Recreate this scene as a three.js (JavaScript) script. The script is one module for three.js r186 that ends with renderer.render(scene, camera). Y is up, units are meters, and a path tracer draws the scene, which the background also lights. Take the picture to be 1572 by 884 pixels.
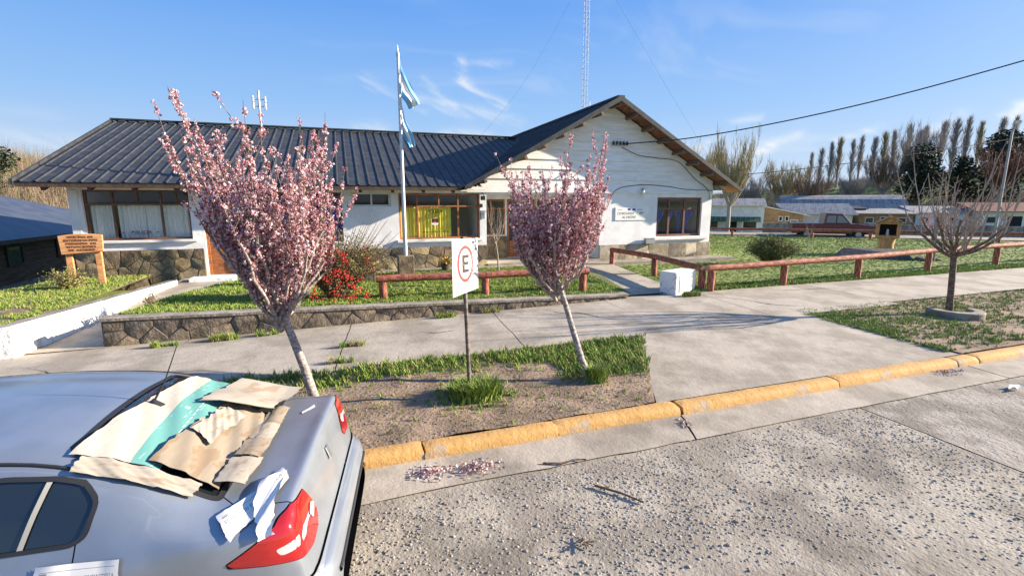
import * as THREE from 'three';
import { mergeGeometries, toCreasedNormals } from 'three/addons/utils/BufferGeometryUtils.js';

// ---------------------------------------------------------------- camera, sky, sun, exposure
const scene = new THREE.Scene();
const camera = new THREE.PerspectiveCamera(61.68, 1572 / 884, 0.1, 900);
camera.position.set(0, 2.5, 0);
camera.rotation.order = 'YXZ';
camera.rotation.set(-0.1765, -0.3351, 0);
const renderer = new THREE.WebGLRenderer({ antialias: true });
renderer.toneMapping = THREE.LinearToneMapping;
renderer.toneMappingExposure = 2.75;
renderer.shadowMap.enabled = true;
const SUN = new THREE.Vector3(4.7, 1.62, 1).normalize();
const sun = new THREE.DirectionalLight(new THREE.Color(1, 0.86, 0.68), 5);
sun.position.copy(SUN).multiplyScalar(120);
sun.castShadow = true;
sun.shadow.mapSize.set(2048, 2048);
Object.assign(sun.shadow.camera, { left: -45, right: 45, top: 40, bottom: -30, near: 1, far: 320 });
scene.add(sun, sun.target);

// ---------------------------------------------------------------- numbers
function rng(seed) { let a = seed >>> 0; return () => { a = (a + 0x6D2B79F5) >>> 0; let t = a; t = Math.imul(t ^ (t >>> 15), t | 1); t ^= t + Math.imul(t ^ (t >>> 7), t | 61); return ((t ^ (t >>> 14)) >>> 0) / 4294967296; }; }
const R0 = rng(11);
const rr = (r, a, b) => a + (b - a) * r();
const lerp = (a, b, t) => a + (b - a) * t, clamp = (x, a = 0, b = 1) => Math.min(b, Math.max(a, x)), smooth = (a, b, x) => { const t = clamp((x - a) / (b - a)); return t * t * (3 - 2 * t); };
function hash(x, y, s) { let h = Math.imul(x | 0, 374761393) + Math.imul(y | 0, 668265263) + Math.imul(s | 0, 974634541); h = Math.imul(h ^ (h >>> 13), 1274126177); return ((h ^ (h >>> 16)) >>> 0) / 4294967296; }
function vnoise(x, y, per, s) {     // periodic value noise
  const xi = Math.floor(x), yi = Math.floor(y), fx = x - xi, fy = y - yi, m = (n) => ((n % per) + per) % per;
  const u = fx * fx * (3 - 2 * fx), v = fy * fy * (3 - 2 * fy);
  return lerp(lerp(hash(m(xi), m(yi), s), hash(m(xi + 1), m(yi), s), u), lerp(hash(m(xi), m(yi + 1), s), hash(m(xi + 1), m(yi + 1), s), u), v);
}
function fbm(x, y, per, s, oct = 5, g = 0.5) { let a = 1, t = 0, n = 0; for (let o = 0; o < oct; o++) { t += a * vnoise(x, y, per, s + o); n += a; a *= g; x *= 2; y *= 2; per *= 2; } return t / n; }

// ---------------------------------------------------------------- sky: clear blue air with thin high cloud
{
  const w = 2048, h = 1024, data = new Float32Array(w * h * 4);
  const L = (r, g, b) => [r, g, b].map((c) => Math.pow(c / 255, 2.2));
  const stops = [[-90, L(120, 118, 112)], [-3, L(150, 152, 150)], [0, L(203, 219, 236)], [4, L(188, 214, 243)], [10, L(150, 195, 247)], [20, L(103, 163, 241)], [35, L(92, 150, 230)], [90, L(88, 138, 214)]];
  // wisps of cirrus: centre lines in degrees of azimuth and elevation, half width, strength
  const wisps = [[[[-76.44, 14.94], [-76.47, 13.47], [-74.9, 12.06], [-71.61, 10.75]], 0.5, 0.75], [[[-76.16, 14.76], [-73.77, 14.99], [-71.09, 14.88]], 0.35, 0.4], [[[-86.86, 12.9], [-84.2, 11.44], [-80.01, 10.28], [-75.67, 9.35]], 0.45, 0.42], [[[-81.4, 11.23], [-77.83, 10.67], [-73.46, 9.92], [-69.76, 8.83]], 0.5, 0.5], [[[-80.63, 13.21], [-79.1, 11.96], [-77.11, 10.68]], 0.4, 0.35], [[[-88.15, 7.6], [-86.08, 8.0], [-84.92, 7.6]], 0.7, 0.55], [[[-78.64, 7.3], [-76.06, 7.7], [-73.48, 7.3]], 0.6, 0.6], [[[-47.55, 8.0], [-45.92, 8.4], [-44.43, 8.42]], 0.35, 0.5], [[[-50.14, 5.83], [-49.2, 6.26], [-47.83, 6.72]], 0.35, 0.5], [[[-46.53, 4.37], [-44.73, 4.76], [-43.3, 5.53]], 0.55, 0.7], [[[-38.16, 5.73], [-36.56, 6.21], [-34.64, 6.75]], 0.3, 0.7], [[[-45.32, 4.66], [-42.48, 6.12], [-40.84, 6.63]], 0.4, 0.5], [[[-25.85, 6.92], [-25.4, 7.59], [-22, 8.9]], 0.6, 0.9], [[[-116.38, 5.37], [-114.18, 5.06], [-106, 4.91]], 0.8, 0.4], [[[-30.9, 5.88], [-30.13, 6.61], [-29.16, 7.14]], 0.5, 0.6]];
  const wispAt = (a, e) => { let s = 0; for (const [P, wd, k] of wisps) { if (a < P[0][0] - 5 || a > P[P.length - 1][0] + 5) continue; let d = 1e9; for (let n = 0; n < P.length - 1; n++) { const [x0, y0] = P[n], [x1, y1] = P[n + 1], ex = x1 - x0, ey = y1 - y0, q = clamp(((a - x0) * ex + (e - y0) * ey) / (ex * ex + ey * ey)); d = Math.min(d, Math.hypot(a - x0 - ex * q, e - y0 - ey * q)); } if (d < wd * 3) s += k * Math.exp(-((d / wd) ** 2)); } return s; };
  for (let j = 0; j < h; j++) for (let i = 0; i < w; i++) {
    const el = ((j + 0.5) / h - 0.5) * 180, az = ((i + 0.5) / w - 0.5) * 2 * Math.PI;      // az = atan2(z, x)
    let k = 0; while (k < stops.length - 2 && el > stops[k + 1][0]) k++;
    const t = clamp((el - stops[k][0]) / (stops[k + 1][0] - stops[k][0]));
    const c = stops[k][1].map((a, n) => lerp(a, stops[k + 1][1][n], t));
    const ce = Math.cos(el * Math.PI / 180), dx = Math.cos(az) * ce, dz = Math.sin(az) * ce;
    if (el > -1) {
      const q = 1 / (Math.sin(Math.max(el, 0) * Math.PI / 180) + 0.16);                   // a flat sheet of cirrus high above
      const px = dx * q * 1.6 + 40, pz = dz * q * 1.6 + 40;
      const warp = fbm(px * 0.7, pz * 0.7, 64, 31, 3) * 2.2;
      const streak = fbm(px * 0.9 + warp, pz * 3.4 + warp * 1.6, 256, 7, 5, 0.6), patch = fbm(px * 0.55, pz * 0.55, 64, 19, 3);
      const cl = smooth(0.5, 0.82, streak) * smooth(0.5, 0.72, patch) * 0.14;
      const low = smooth(0.52, 0.75, fbm(az * 7 + 60, el * 0.55 + 3, 512, 57, 5)) * smooth(-1, 2, el) * (1 - smooth(4, 9, el)) * 0.6;
      const dg = az * 57.2958, nzv = el > 1 && el < 20 && dg > -125 && dg < -15 ? fbm(dg * 0.7 + el * 0.9 + 400, el * 2.6 + dg * 0.9 + 400, 4096, 77, 5, 0.62) : 0.5, a = clamp(cl + low * 0.6 + wispAt(dg + (nzv - 0.5) * 1.6, el + (nzv - 0.5) * 0.9) * smooth(0.15, 0.8, nzv));
      const white = [0.86, 0.9, 0.95];
      for (let n = 0; n < 3; n++) c[n] = lerp(c[n], white[n], a);
    }
    const ca = dx * SUN.x + Math.sin(el * Math.PI / 180) * SUN.y + dz * SUN.z, ang = Math.acos(clamp(ca, -1, 1)) * 57.3, glow = el > -2 ? 1.1 * Math.exp(-ang / 13) + 0.22 * Math.exp(-ang / 34) : 0;      // brighter, whiter air round the sun
    for (let n = 0; n < 3; n++) c[n] += glow * [1, 0.96, 0.88][n];
    const o = (j * w + i) * 4;
    for (let n = 0; n < 3; n++) data[o + n] = c[n] / 2.75;
    data[o + 3] = 1;
  }
  const sky = new THREE.DataTexture(data, w, h, THREE.RGBAFormat, THREE.FloatType);
  sky.mapping = THREE.EquirectangularReflectionMapping; sky.magFilter = sky.minFilter = THREE.LinearFilter; sky.needsUpdate = true;
  scene.background = sky; scene.environment = sky;
}

// ---------------------------------------------------------------- textures and materials
const enc = (c) => Math.round(255 * (c <= 0.0031308 ? 12.92 * c : 1.055 * Math.pow(clamp(c), 1 / 2.4) - 0.055));
function tex(size, metres, fn, colour = true) {     // fn(u, v in 0..1) -> linear [r, g, b] or a grey value
  const d = new Uint8Array(size * size * 4);
  for (let j = 0; j < size; j++) for (let i = 0; i < size; i++) {
    const c = fn(i / size, j / size), o = (j * size + i) * 4;
    for (let n = 0; n < 3; n++) d[o + n] = colour ? enc(Array.isArray(c) ? c[n] : c) : Math.round(255 * clamp(Array.isArray(c) ? c[n] : c));
    d[o + 3] = 255;
  }
  const t = new THREE.DataTexture(d, size, size); t.wrapS = t.wrapT = THREE.RepeatWrapping; t.magFilter = THREE.LinearFilter; t.minFilter = THREE.LinearMipmapLinearFilter; t.generateMipmaps = true;
  if (colour) t.colorSpace = THREE.SRGBColorSpace;
  t.repeat.set(1 / metres, 1 / metres); t.needsUpdate = true; return t;
}
const mix3 = (a, b, t) => a.map((x, i) => lerp(x, b[i], t));
function grain(size, metres, a, b, per, seed, { oct = 5, lo = 0.3, hi = 0.7, sx = 1, sy = 1, speck = 0 } = {}) {
  return tex(size, metres, (u, v) => { const n = smooth(lo, hi, fbm(u * per * sx, v * per * sy, per * Math.max(sx, sy), seed, oct)); const c = mix3(a, b, n); if (!speck) return c; const s = 1 + speck * (hash(Math.floor(u * size), Math.floor(v * size), seed) - 0.5); return c.map((x) => x * s); });
}
const bumpT = (size, metres, per, seed, oct = 5, sx = 1, sy = 1) => tex(size, metres, (u, v) => fbm(u * per * sx, v * per * sy, per * Math.max(sx, sy), seed, oct, 0.6), false);
const std = (o) => new THREE.MeshStandardMaterial(o), phy = (o) => new THREE.MeshPhysicalMaterial(o);
const col = (r, g, b) => new THREE.Color().setRGB(r, g, b);
const M = {};
const bFine = bumpT(256, 0.6, 16, 3), bMid = bumpT(256, 2.2, 12, 5), bWood = bumpT(256, 0.9, 4, 9, 5, 1, 16);
M.plaster = std({ map: grain(512, 3.1, [0.74, 0.74, 0.73], [0.83, 0.83, 0.82], 10, 21, { speck: 0.05 }), bumpMap: bFine, bumpScale: 0.003, roughness: 0.85 });
M.board = std({ map: grain(512, 2.7, [0.72, 0.72, 0.7], [0.82, 0.82, 0.81], 6, 22, { sx: 1, sy: 6, speck: 0.05 }), bumpMap: bWood, bumpScale: 0.002, roughness: 0.7 });
M.trim = std({ map: grain(256, 1.7, [0.7, 0.7, 0.67], [0.82, 0.82, 0.8], 8, 23), roughness: 0.7 });
M.roof = phy({ map: grain(512, 2.3, [0.036, 0.039, 0.044], [0.056, 0.06, 0.066], 12, 24, { speck: 0.2 }), roughness: 0.6, specularIntensity: 0.5, bumpMap: bMid, bumpScale: 0.002 });
M.roofBlue = std({ map: grain(256, 2.9, [0.05, 0.06, 0.085], [0.07, 0.08, 0.105], 8, 25), roughness: 0.5 });
M.fascia = std({ map: grain(256, 1.1, [0.045, 0.028, 0.02], [0.09, 0.055, 0.038], 4, 26, { sx: 8, sy: 1 }), roughness: 0.75 });
M.soffit = std({ map: grain(256, 1.3, [0.13, 0.05, 0.03], [0.25, 0.1, 0.055], 4, 27, { sx: 10, sy: 1 }), roughness: 0.7 });
M.rafter = std({ map: grain(256, 0.8, [0.12, 0.085, 0.06], [0.2, 0.15, 0.11], 4, 28, { sx: 8, sy: 1 }), roughness: 0.8 });
M.frame = std({ map: grain(256, 0.7, [0.24, 0.085, 0.028], [0.42, 0.16, 0.055], 4, 29, { sx: 1, sy: 8 }), roughness: 0.5, bumpMap: bWood, bumpScale: 0.001 });
M.frameDark = std({ map: grain(256, 0.7, [0.1, 0.045, 0.025], [0.19, 0.08, 0.045], 4, 30, { sx: 1, sy: 8 }), roughness: 0.5 });
M.glass = phy({ color: col(0.97, 0.98, 0.98), transmission: 1, thickness: 0, roughness: 0.02, ior: 1.5, specularIntensity: 1 });
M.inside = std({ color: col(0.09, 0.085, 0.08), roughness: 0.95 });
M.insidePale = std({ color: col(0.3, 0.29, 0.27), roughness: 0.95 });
const cloth = (a, b, s) => std({ map: grain(256, 0.8, a, b, 8, s, { sx: 8, sy: 1, lo: 0.2, hi: 0.8 }), roughness: 0.95 });
M.curtWhite = cloth([0.68, 0.7, 0.66], [0.85, 0.86, 0.82], 31); M.curtYellow = cloth([0.74, 0.62, 0.05], [0.88, 0.78, 0.14], 32); M.curtBlue = cloth([0.05, 0.07, 0.3], [0.1, 0.13, 0.5], 33);
const stoneTones = [[[0.16, 0.12, 0.06], [0.27, 0.21, 0.11]], [[0.13, 0.105, 0.065], [0.23, 0.19, 0.12]], [[0.2, 0.16, 0.085], [0.31, 0.25, 0.14]], [[0.15, 0.11, 0.07], [0.25, 0.18, 0.11]]];
M.stone = stoneTones.map(([a, b], i) => std({ map: grain(256, 0.7, a, b, 6, 40 + i, { speck: 0.25 }), bumpMap: bFine, bumpScale: 0.012, roughness: 0.9 }));
M.stoneDark = [[[0.095, 0.073, 0.052], [0.19, 0.15, 0.11]], [[0.11, 0.085, 0.058], [0.21, 0.165, 0.12]], [[0.085, 0.07, 0.052], [0.17, 0.14, 0.105]]].map(([a, b], i) => std({ map: grain(256, 0.6, a, b, 6, 45 + i, { speck: 0.3 }), bumpMap: bFine, bumpScale: 0.014, roughness: 0.92 }));
M.stonePale = [[[0.24, 0.2, 0.13], [0.34, 0.29, 0.2]], [[0.22, 0.185, 0.12], [0.35, 0.3, 0.21]], [[0.28, 0.24, 0.17], [0.41, 0.36, 0.27]]].map(([a, b], i) => std({ map: grain(256, 0.9, a, b, 6, 49 + i, { speck: 0.2 }), bumpMap: bFine, bumpScale: 0.01, roughness: 0.9 }));
M.mortar = std({ map: grain(256, 0.8, [0.09, 0.075, 0.055], [0.15, 0.125, 0.095], 10, 53), bumpMap: bFine, bumpScale: 0.01, roughness: 0.95 });
M.concrete = std({ map: tex(1024, 5.3, (u, v) => { const n = fbm(u * 9, v * 9, 9, 60, 6, 0.55), m = fbm(u * 40, v * 40, 40, 61, 3), s = smooth(0.6, 0.72, fbm(u * 5, v * 5, 5, 62, 5)); const c = mix3([0.29, 0.25, 0.195], [0.42, 0.365, 0.29], smooth(0.3, 0.7, n)); const k = (0.86 + 0.28 * m) * (1 - 0.22 * s) * (1 + 0.14 * (hash(Math.floor(u * 1024), Math.floor(v * 1024), 5) - 0.5)); return c.map((x) => x * k); }), bumpMap: bFine, bumpScale: 0.004, roughness: 0.92 });
M.concreteOld = std({ map: grain(512, 2.6, [0.2, 0.175, 0.14], [0.34, 0.3, 0.25], 10, 64, { speck: 0.25 }), bumpMap: bFine, bumpScale: 0.01, roughness: 0.95 });
M.road = std({ map: tex(1024, 3.7, (u, v) => { const n = fbm(u * 8, v * 8, 8, 70, 5), m = fbm(u * 90, v * 90, 90, 71, 3, 0.7); const c = mix3([0.25, 0.215, 0.17], [0.38, 0.335, 0.265], smooth(0.3, 0.7, n)); const st = smooth(0.58, 0.7, fbm(u * 4 + 9, v * 4, 4, 73, 6, 0.6)); const k = (0.8 + 0.4 * m) * (1 - 0.28 * st); return c.map((x) => x * k); }), bumpMap: bumpT(512, 0.9, 40, 72, 3), bumpScale: 0.006, roughness: 0.95 });
M.pebble = std({ color: col(0.9, 0.9, 0.9), roughness: 0.85 });
M.soil = std({ map: tex(512, 2.9, (u, v) => { const n = fbm(u * 8, v * 8, 8, 80, 6, 0.6), m = fbm(u * 60, v * 60, 60, 81, 2); const c = mix3([0.18, 0.125, 0.08], [0.3, 0.215, 0.145], smooth(0.3, 0.7, n)); return c.map((x) => x * (0.82 + 0.36 * m)); }), bumpMap: bumpT(256, 0.8, 24, 82, 4), bumpScale: 0.014, roughness: 1 });
M.turf = std({ map: tex(512, 3.3, (u, v) => { const n = fbm(u * 7, v * 7, 7, 84, 6, 0.6), m = fbm(u * 70, v * 70, 70, 85, 2); const c = mix3([0.1, 0.13, 0.03], [0.21, 0.19, 0.075], smooth(0.35, 0.75, n)); return c.map((x) => x * (0.6 + 0.8 * m)); }), bumpMap: bumpT(256, 0.7, 30, 86, 3), bumpScale: 0.03, roughness: 1 });
M.turfPale = std({ map: tex(512, 5.1, (u, v) => { const n = fbm(u * 7, v * 7, 7, 87, 6, 0.6), m = fbm(u * 70, v * 70, 70, 88, 2); const c = mix3([0.12, 0.18, 0.03], [0.23, 0.27, 0.07], smooth(0.3, 0.7, n)); return c.map((x) => x * (0.7 + 0.6 * m)); }), roughness: 1 });
M.kerb = std({ map: tex(512, 1.6, (u, v) => { const n = fbm(u * 10, v * 10, 10, 90, 6, 0.6), w = smooth(0.6, 0.66, fbm(u * 12, v * 12, 12, 91, 6, 0.7)); const c = mix3([0.48, 0.26, 0.07], [0.6, 0.36, 0.13], n); return mix3(c, [0.36, 0.3, 0.23], w * 0.7); }), bumpMap: bFine, bumpScale: 0.006, roughness: 0.85 });
M.whitewash = std({ map: tex(512, 1.9, (u, v) => { const n = fbm(u * 8, v * 8, 8, 93, 6), w = smooth(0.62, 0.7, fbm(u * 14, v * 14, 14, 94, 5, 0.65)); return mix3(mix3([0.7, 0.7, 0.68], [0.84, 0.84, 0.82], n), [0.4, 0.37, 0.32], w * 0.6); }), bumpMap: bFine, bumpScale: 0.01, roughness: 0.9 });
M.log = std({ map: grain(512, 1.1, [0.16, 0.045, 0.026], [0.42, 0.15, 0.09], 6, 96, { sx: 6, sy: 2, speck: 0.3, lo: 0.25, hi: 0.75 }), bumpMap: bWood, bumpScale: 0.006, roughness: 0.8 });
M.logEnd = std({ map: grain(128, 0.3, [0.3, 0.15, 0.08], [0.45, 0.26, 0.15], 6, 97), roughness: 0.9 });
M.woodSign = std({ map: grain(512, 0.8, [0.5, 0.22, 0.085], [0.68, 0.36, 0.16], 4, 98, { sx: 1, sy: 10 }), bumpMap: bWood, bumpScale: 0.002, roughness: 0.7 });
M.woodRaw = std({ map: grain(512, 0.7, [0.3, 0.15, 0.06], [0.5, 0.28, 0.12], 4, 99, { sx: 8, sy: 1 }), roughness: 0.75 });
M.bark = std({ map: grain(256, 0.35, [0.2, 0.165, 0.145], [0.42, 0.37, 0.34], 6, 101, { sx: 1, sy: 4 }), bumpMap: bFine, bumpScale: 0.008, roughness: 0.9 });
M.barkBrown = std({ map: grain(256, 0.35, [0.09, 0.062, 0.045], [0.2, 0.145, 0.11], 6, 102, { sx: 1, sy: 4 }), bumpMap: bFine, bumpScale: 0.008, roughness: 0.9 });
M.twigPale = std({ color: col(0.36, 0.29, 0.23), roughness: 0.9 });
M.twigGrey = std({ color: col(0.34, 0.295, 0.26), roughness: 0.95 });
M.twigOlive = std({ color: col(0.3, 0.25, 0.12), roughness: 0.95 });
M.twigBrown = std({ color: col(0.18, 0.125, 0.085), roughness: 0.95 });
M.leaf = phy({ color: col(1, 1, 1), roughness: 0.75, side: THREE.DoubleSide, transmission: 0, sheen: 0 });
M.steel = std({ map: grain(128, 0.5, [0.5, 0.51, 0.52], [0.66, 0.67, 0.68], 6, 104), metalness: 0.25, roughness: 0.45 });
M.rustySteel = std({ map: grain(256, 0.5, [0.09, 0.075, 0.06], [0.22, 0.19, 0.16], 8, 105, { sy: 2 }), metalness: 0.4, roughness: 0.6 });
M.galv = std({ color: col(0.3, 0.31, 0.33), metalness: 0.6, roughness: 0.5 });
M.wire = std({ color: col(0.015, 0.015, 0.017), roughness: 0.7 });
M.brick = std({ map: grain(256, 1.2, [0.28, 0.16, 0.085], [0.42, 0.27, 0.16], 10, 107, { sy: 3 }), roughness: 0.9 });
M.tinGrey = std({ map: grain(256, 3.2, [0.17, 0.175, 0.18], [0.29, 0.29, 0.29], 8, 108, { sx: 4 }), roughness: 0.8 });
M.green = std({ color: col(0.03, 0.1, 0.06), roughness: 0.6 });
M.dark = std({ color: col(0.012, 0.012, 0.014), roughness: 0.8 });
M.lily = std({ map: grain(256, 0.6, [0.1, 0.07, 0.05], [0.16, 0.12, 0.09], 6, 109), roughness: 0.9 });
M.woodWall = std({ map: grain(256, 1.6, [0.085, 0.045, 0.028], [0.16, 0.085, 0.05], 4, 110, { sx: 1, sy: 10 }), roughness: 0.8 });
M.asphaltDark = std({ map: grain(256, 0.9, [0.045, 0.042, 0.04], [0.085, 0.08, 0.075], 10, 111), roughness: 0.9, bumpMap: bFine, bumpScale: 0.01 });
// ---------------------------------------------------------------- builders
const taken = {};
const numbered = (n) => { if (!(n in taken)) { taken[n] = 0; return n; } taken[n]++; return n + '_' + String(taken[n]).padStart(3, '0'); };
function tag(o, label, category, group, kind) { o.userData = { ...o.userData }; if (label) o.userData.label = label; if (category) o.userData.category = category; if (group) o.userData.group = group; if (kind) o.userData.kind = kind; return o; }
function thing(name, label, category, pos = [0, 0, 0], turn = 0, group) { const o = new THREE.Group(); o.name = numbered(name); o.position.set(...pos); o.rotation.y = turn; tag(o, label, category, group); scene.add(o); return o; }
function shade(m) { m.castShadow = m.receiveShadow = true; return m; }
function prep(g) { let h = g.index ? g.toNonIndexed() : g; for (const k of Object.keys(h.attributes)) if (!['position', 'normal', 'uv'].includes(k)) h.deleteAttribute(k); if (!h.attributes.normal) h.computeVertexNormals(); if (!h.attributes.uv) boxUV(h); return h; }
function boxUV(g) {       // uv in metres, by the way each face points
  const h = g.index ? g.toNonIndexed() : g, p = h.attributes.position, uv = new Float32Array(p.count * 2), a = new THREE.Vector3(), b = new THREE.Vector3(), c = new THREE.Vector3();
  for (let i = 0; i < p.count; i += 3) {
    a.fromBufferAttribute(p, i); b.fromBufferAttribute(p, i + 1).sub(a); c.fromBufferAttribute(p, i + 2).sub(a); b.cross(c);
    const ax = Math.abs(b.x), ay = Math.abs(b.y), az = Math.abs(b.z);
    for (let k = 0; k < 3; k++) { const x = p.getX(i + k), y = p.getY(i + k), z = p.getZ(i + k); const [s, t] = ay >= ax && ay >= az ? [x, z] : ax >= az ? [z, y] : [x, y]; uv[(i + k) * 2] = s + 0.37 * (ay > ax ? 1 : 0); uv[(i + k) * 2 + 1] = t; }
  }
  h.setAttribute('uv', new THREE.BufferAttribute(uv, 2)); return h;
}
const join = (list) => list.length === 1 ? prep(list[0]) : mergeGeometries(list.map(prep));
function mesh(name, geoms, m, parent, top = false) { const o = shade(new THREE.Mesh(join(Array.isArray(geoms) ? geoms : [geoms]), m)); o.name = top ? numbered(name) : name; (parent || scene).add(o); return o; }
const structure = (name, geoms, m) => tag(mesh(name, geoms, m, scene, true), null, null, null, 'structure');
function bx(x0, x1, y0, y1, z0, z1) { const g = new THREE.BoxGeometry(x1 - x0, y1 - y0, z1 - z0); g.translate((x0 + x1) / 2, (y0 + y1) / 2, (z0 + z1) / 2); return boxUV(g); }
function chamfer(x0, x1, y0, y1, z0, z1, r = 0.01) {       // a box with cut edges
  const s = new THREE.Shape(), w = x1 - x0 - 2 * r, h = y1 - y0 - 2 * r; s.moveTo(0, 0); s.lineTo(w, 0); s.lineTo(w, h); s.lineTo(0, h); s.closePath();
  const g = new THREE.ExtrudeGeometry(s, { depth: Math.max(0.001, z1 - z0 - 2 * r), bevelEnabled: true, bevelThickness: r, bevelSize: r, bevelSegments: 1, curveSegments: 1 });
  g.translate(x0 + r, y0 + r, z0 + r); return boxUV(g);
}
function at(g, x = 0, y = 0, z = 0, ry = 0, rx = 0, rz = 0) { g.applyMatrix4(new THREE.Matrix4().makeRotationFromEuler(new THREE.Euler(rx, ry, rz, 'YXZ')).setPosition(x, y, z)); return g; }
const V = (x, y, z) => new THREE.Vector3(x, y, z);
function rod(a, b, r0, r1 = r0, seg = 8, caps = true) {
  const d = b.clone().sub(a), L = d.length(), g = new THREE.CylinderGeometry(r1, r0, L, seg, 1, !caps);
  const uv = g.attributes.uv; for (let i = 0; i < uv.count; i++) uv.setXY(i, uv.getX(i) * 6.28 * r0, uv.getY(i) * L);
  g.applyQuaternion(new THREE.Quaternion().setFromUnitVectors(V(0, 1, 0), d.normalize())); g.translate((a.x + b.x) / 2, (a.y + b.y) / 2, (a.z + b.z) / 2); return g;
}
function limb(pts, radii, seg = 6) {      // a tapering tube through points
  const n = pts.length, pos = [], nor = [], uv = [], idx = []; let len = 0, fr = V(1, 0, 0);
  for (let i = 0; i < n; i++) {
    const t = pts[Math.min(n - 1, i + 1)].clone().sub(pts[Math.max(0, i - 1)]).normalize();
    fr.addScaledVector(t, -fr.dot(t)); if (fr.lengthSq() < 1e-4) fr = Math.abs(t.x) < 0.9 ? V(1, 0, 0).addScaledVector(t, -t.x) : V(0, 0, 1).addScaledVector(t, -t.z); fr.normalize();
    const b = t.clone().cross(fr); if (i) len += pts[i].distanceTo(pts[i - 1]);
    for (let k = 0; k <= seg; k++) { const a = k / seg * Math.PI * 2, q = fr.clone().multiplyScalar(Math.cos(a)).addScaledVector(b, Math.sin(a)); pos.push(pts[i].x + q.x * radii[i], pts[i].y + q.y * radii[i], pts[i].z + q.z * radii[i]); nor.push(q.x, q.y, q.z); uv.push(k / seg * 6.28 * radii[0], len); }
  }
  for (let i = 0; i < n - 1; i++) for (let k = 0; k < seg; k++) { const a = i * (seg + 1) + k, b = a + seg + 1; idx.push(a, a + 1, b, b, a + 1, b + 1); }
  const g = new THREE.BufferGeometry(); g.setAttribute('position', new THREE.Float32BufferAttribute(pos, 3)); g.setAttribute('normal', new THREE.Float32BufferAttribute(nor, 3)); g.setAttribute('uv', new THREE.Float32BufferAttribute(uv, 2)); g.setIndex(idx); return g;
}
function poly3(verts, faces) { const g = new THREE.BufferGeometry(), p = []; for (const f of faces) for (let i = 1; i < f.length - 1; i++) for (const k of [f[0], f[i], f[i + 1]]) p.push(...verts[k]); g.setAttribute('position', new THREE.Float32BufferAttribute(p, 3)); g.computeVertexNormals(); return boxUV(g); }
function sheet(fn, us, vs) {        // a height-field like surface: fn(u, v) -> [x, y, z], up to the viewer; uv = x, z in metres
  const pos = [], uv = [], idx = [], n = us.length, m = vs.length;
  for (const v of vs) for (const u of us) { const p = fn(u, v); pos.push(...p); uv.push(p[0], p[2]); }
  for (let j = 0; j < m - 1; j++) for (let i = 0; i < n - 1; i++) { const a = j * n + i; idx.push(a, a + 1, a + n, a + n, a + 1, a + n + 1); }
  const g = new THREE.BufferGeometry(); g.setAttribute('position', new THREE.Float32BufferAttribute(pos, 3)); g.setAttribute('uv', new THREE.Float32BufferAttribute(uv, 2)); g.setIndex(idx); g.computeVertexNormals();
  if (g.attributes.normal.getY(0) < 0) { g.setIndex(idx.map((_, i) => idx[i - i % 3 + [0, 2, 1][i % 3]])); g.computeVertexNormals(); }
  return g;
}
const steps = (a, b, n) => Array.from({ length: n + 1 }, (_, i) => a + (b - a) * i / n);
// flat polygon slab with thickness, top at height f(x, z)
function slab(pts, yTop, thick = 0.12) { const f = typeof yTop === 'function' ? yTop : () => yTop, n = pts.length, v = []; for (const [x, z] of pts) v.push([x, f(x, z), z]); for (const [x, z] of pts) v.push([x, f(x, z) - thick, z]); let area = 0; pts.forEach(([x, z], i) => { const [p, q] = pts[(i + 1) % n]; area += x * q - p * z; }); const top = [...Array(n).keys()]; if (area > 0) top.reverse(); const faces = [top]; for (let i = 0; i < n; i++) { const a = top[i], b = top[(i + 1) % n]; faces.push([a, a + n, b + n, b]); } return poly3(v, faces); }
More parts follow.
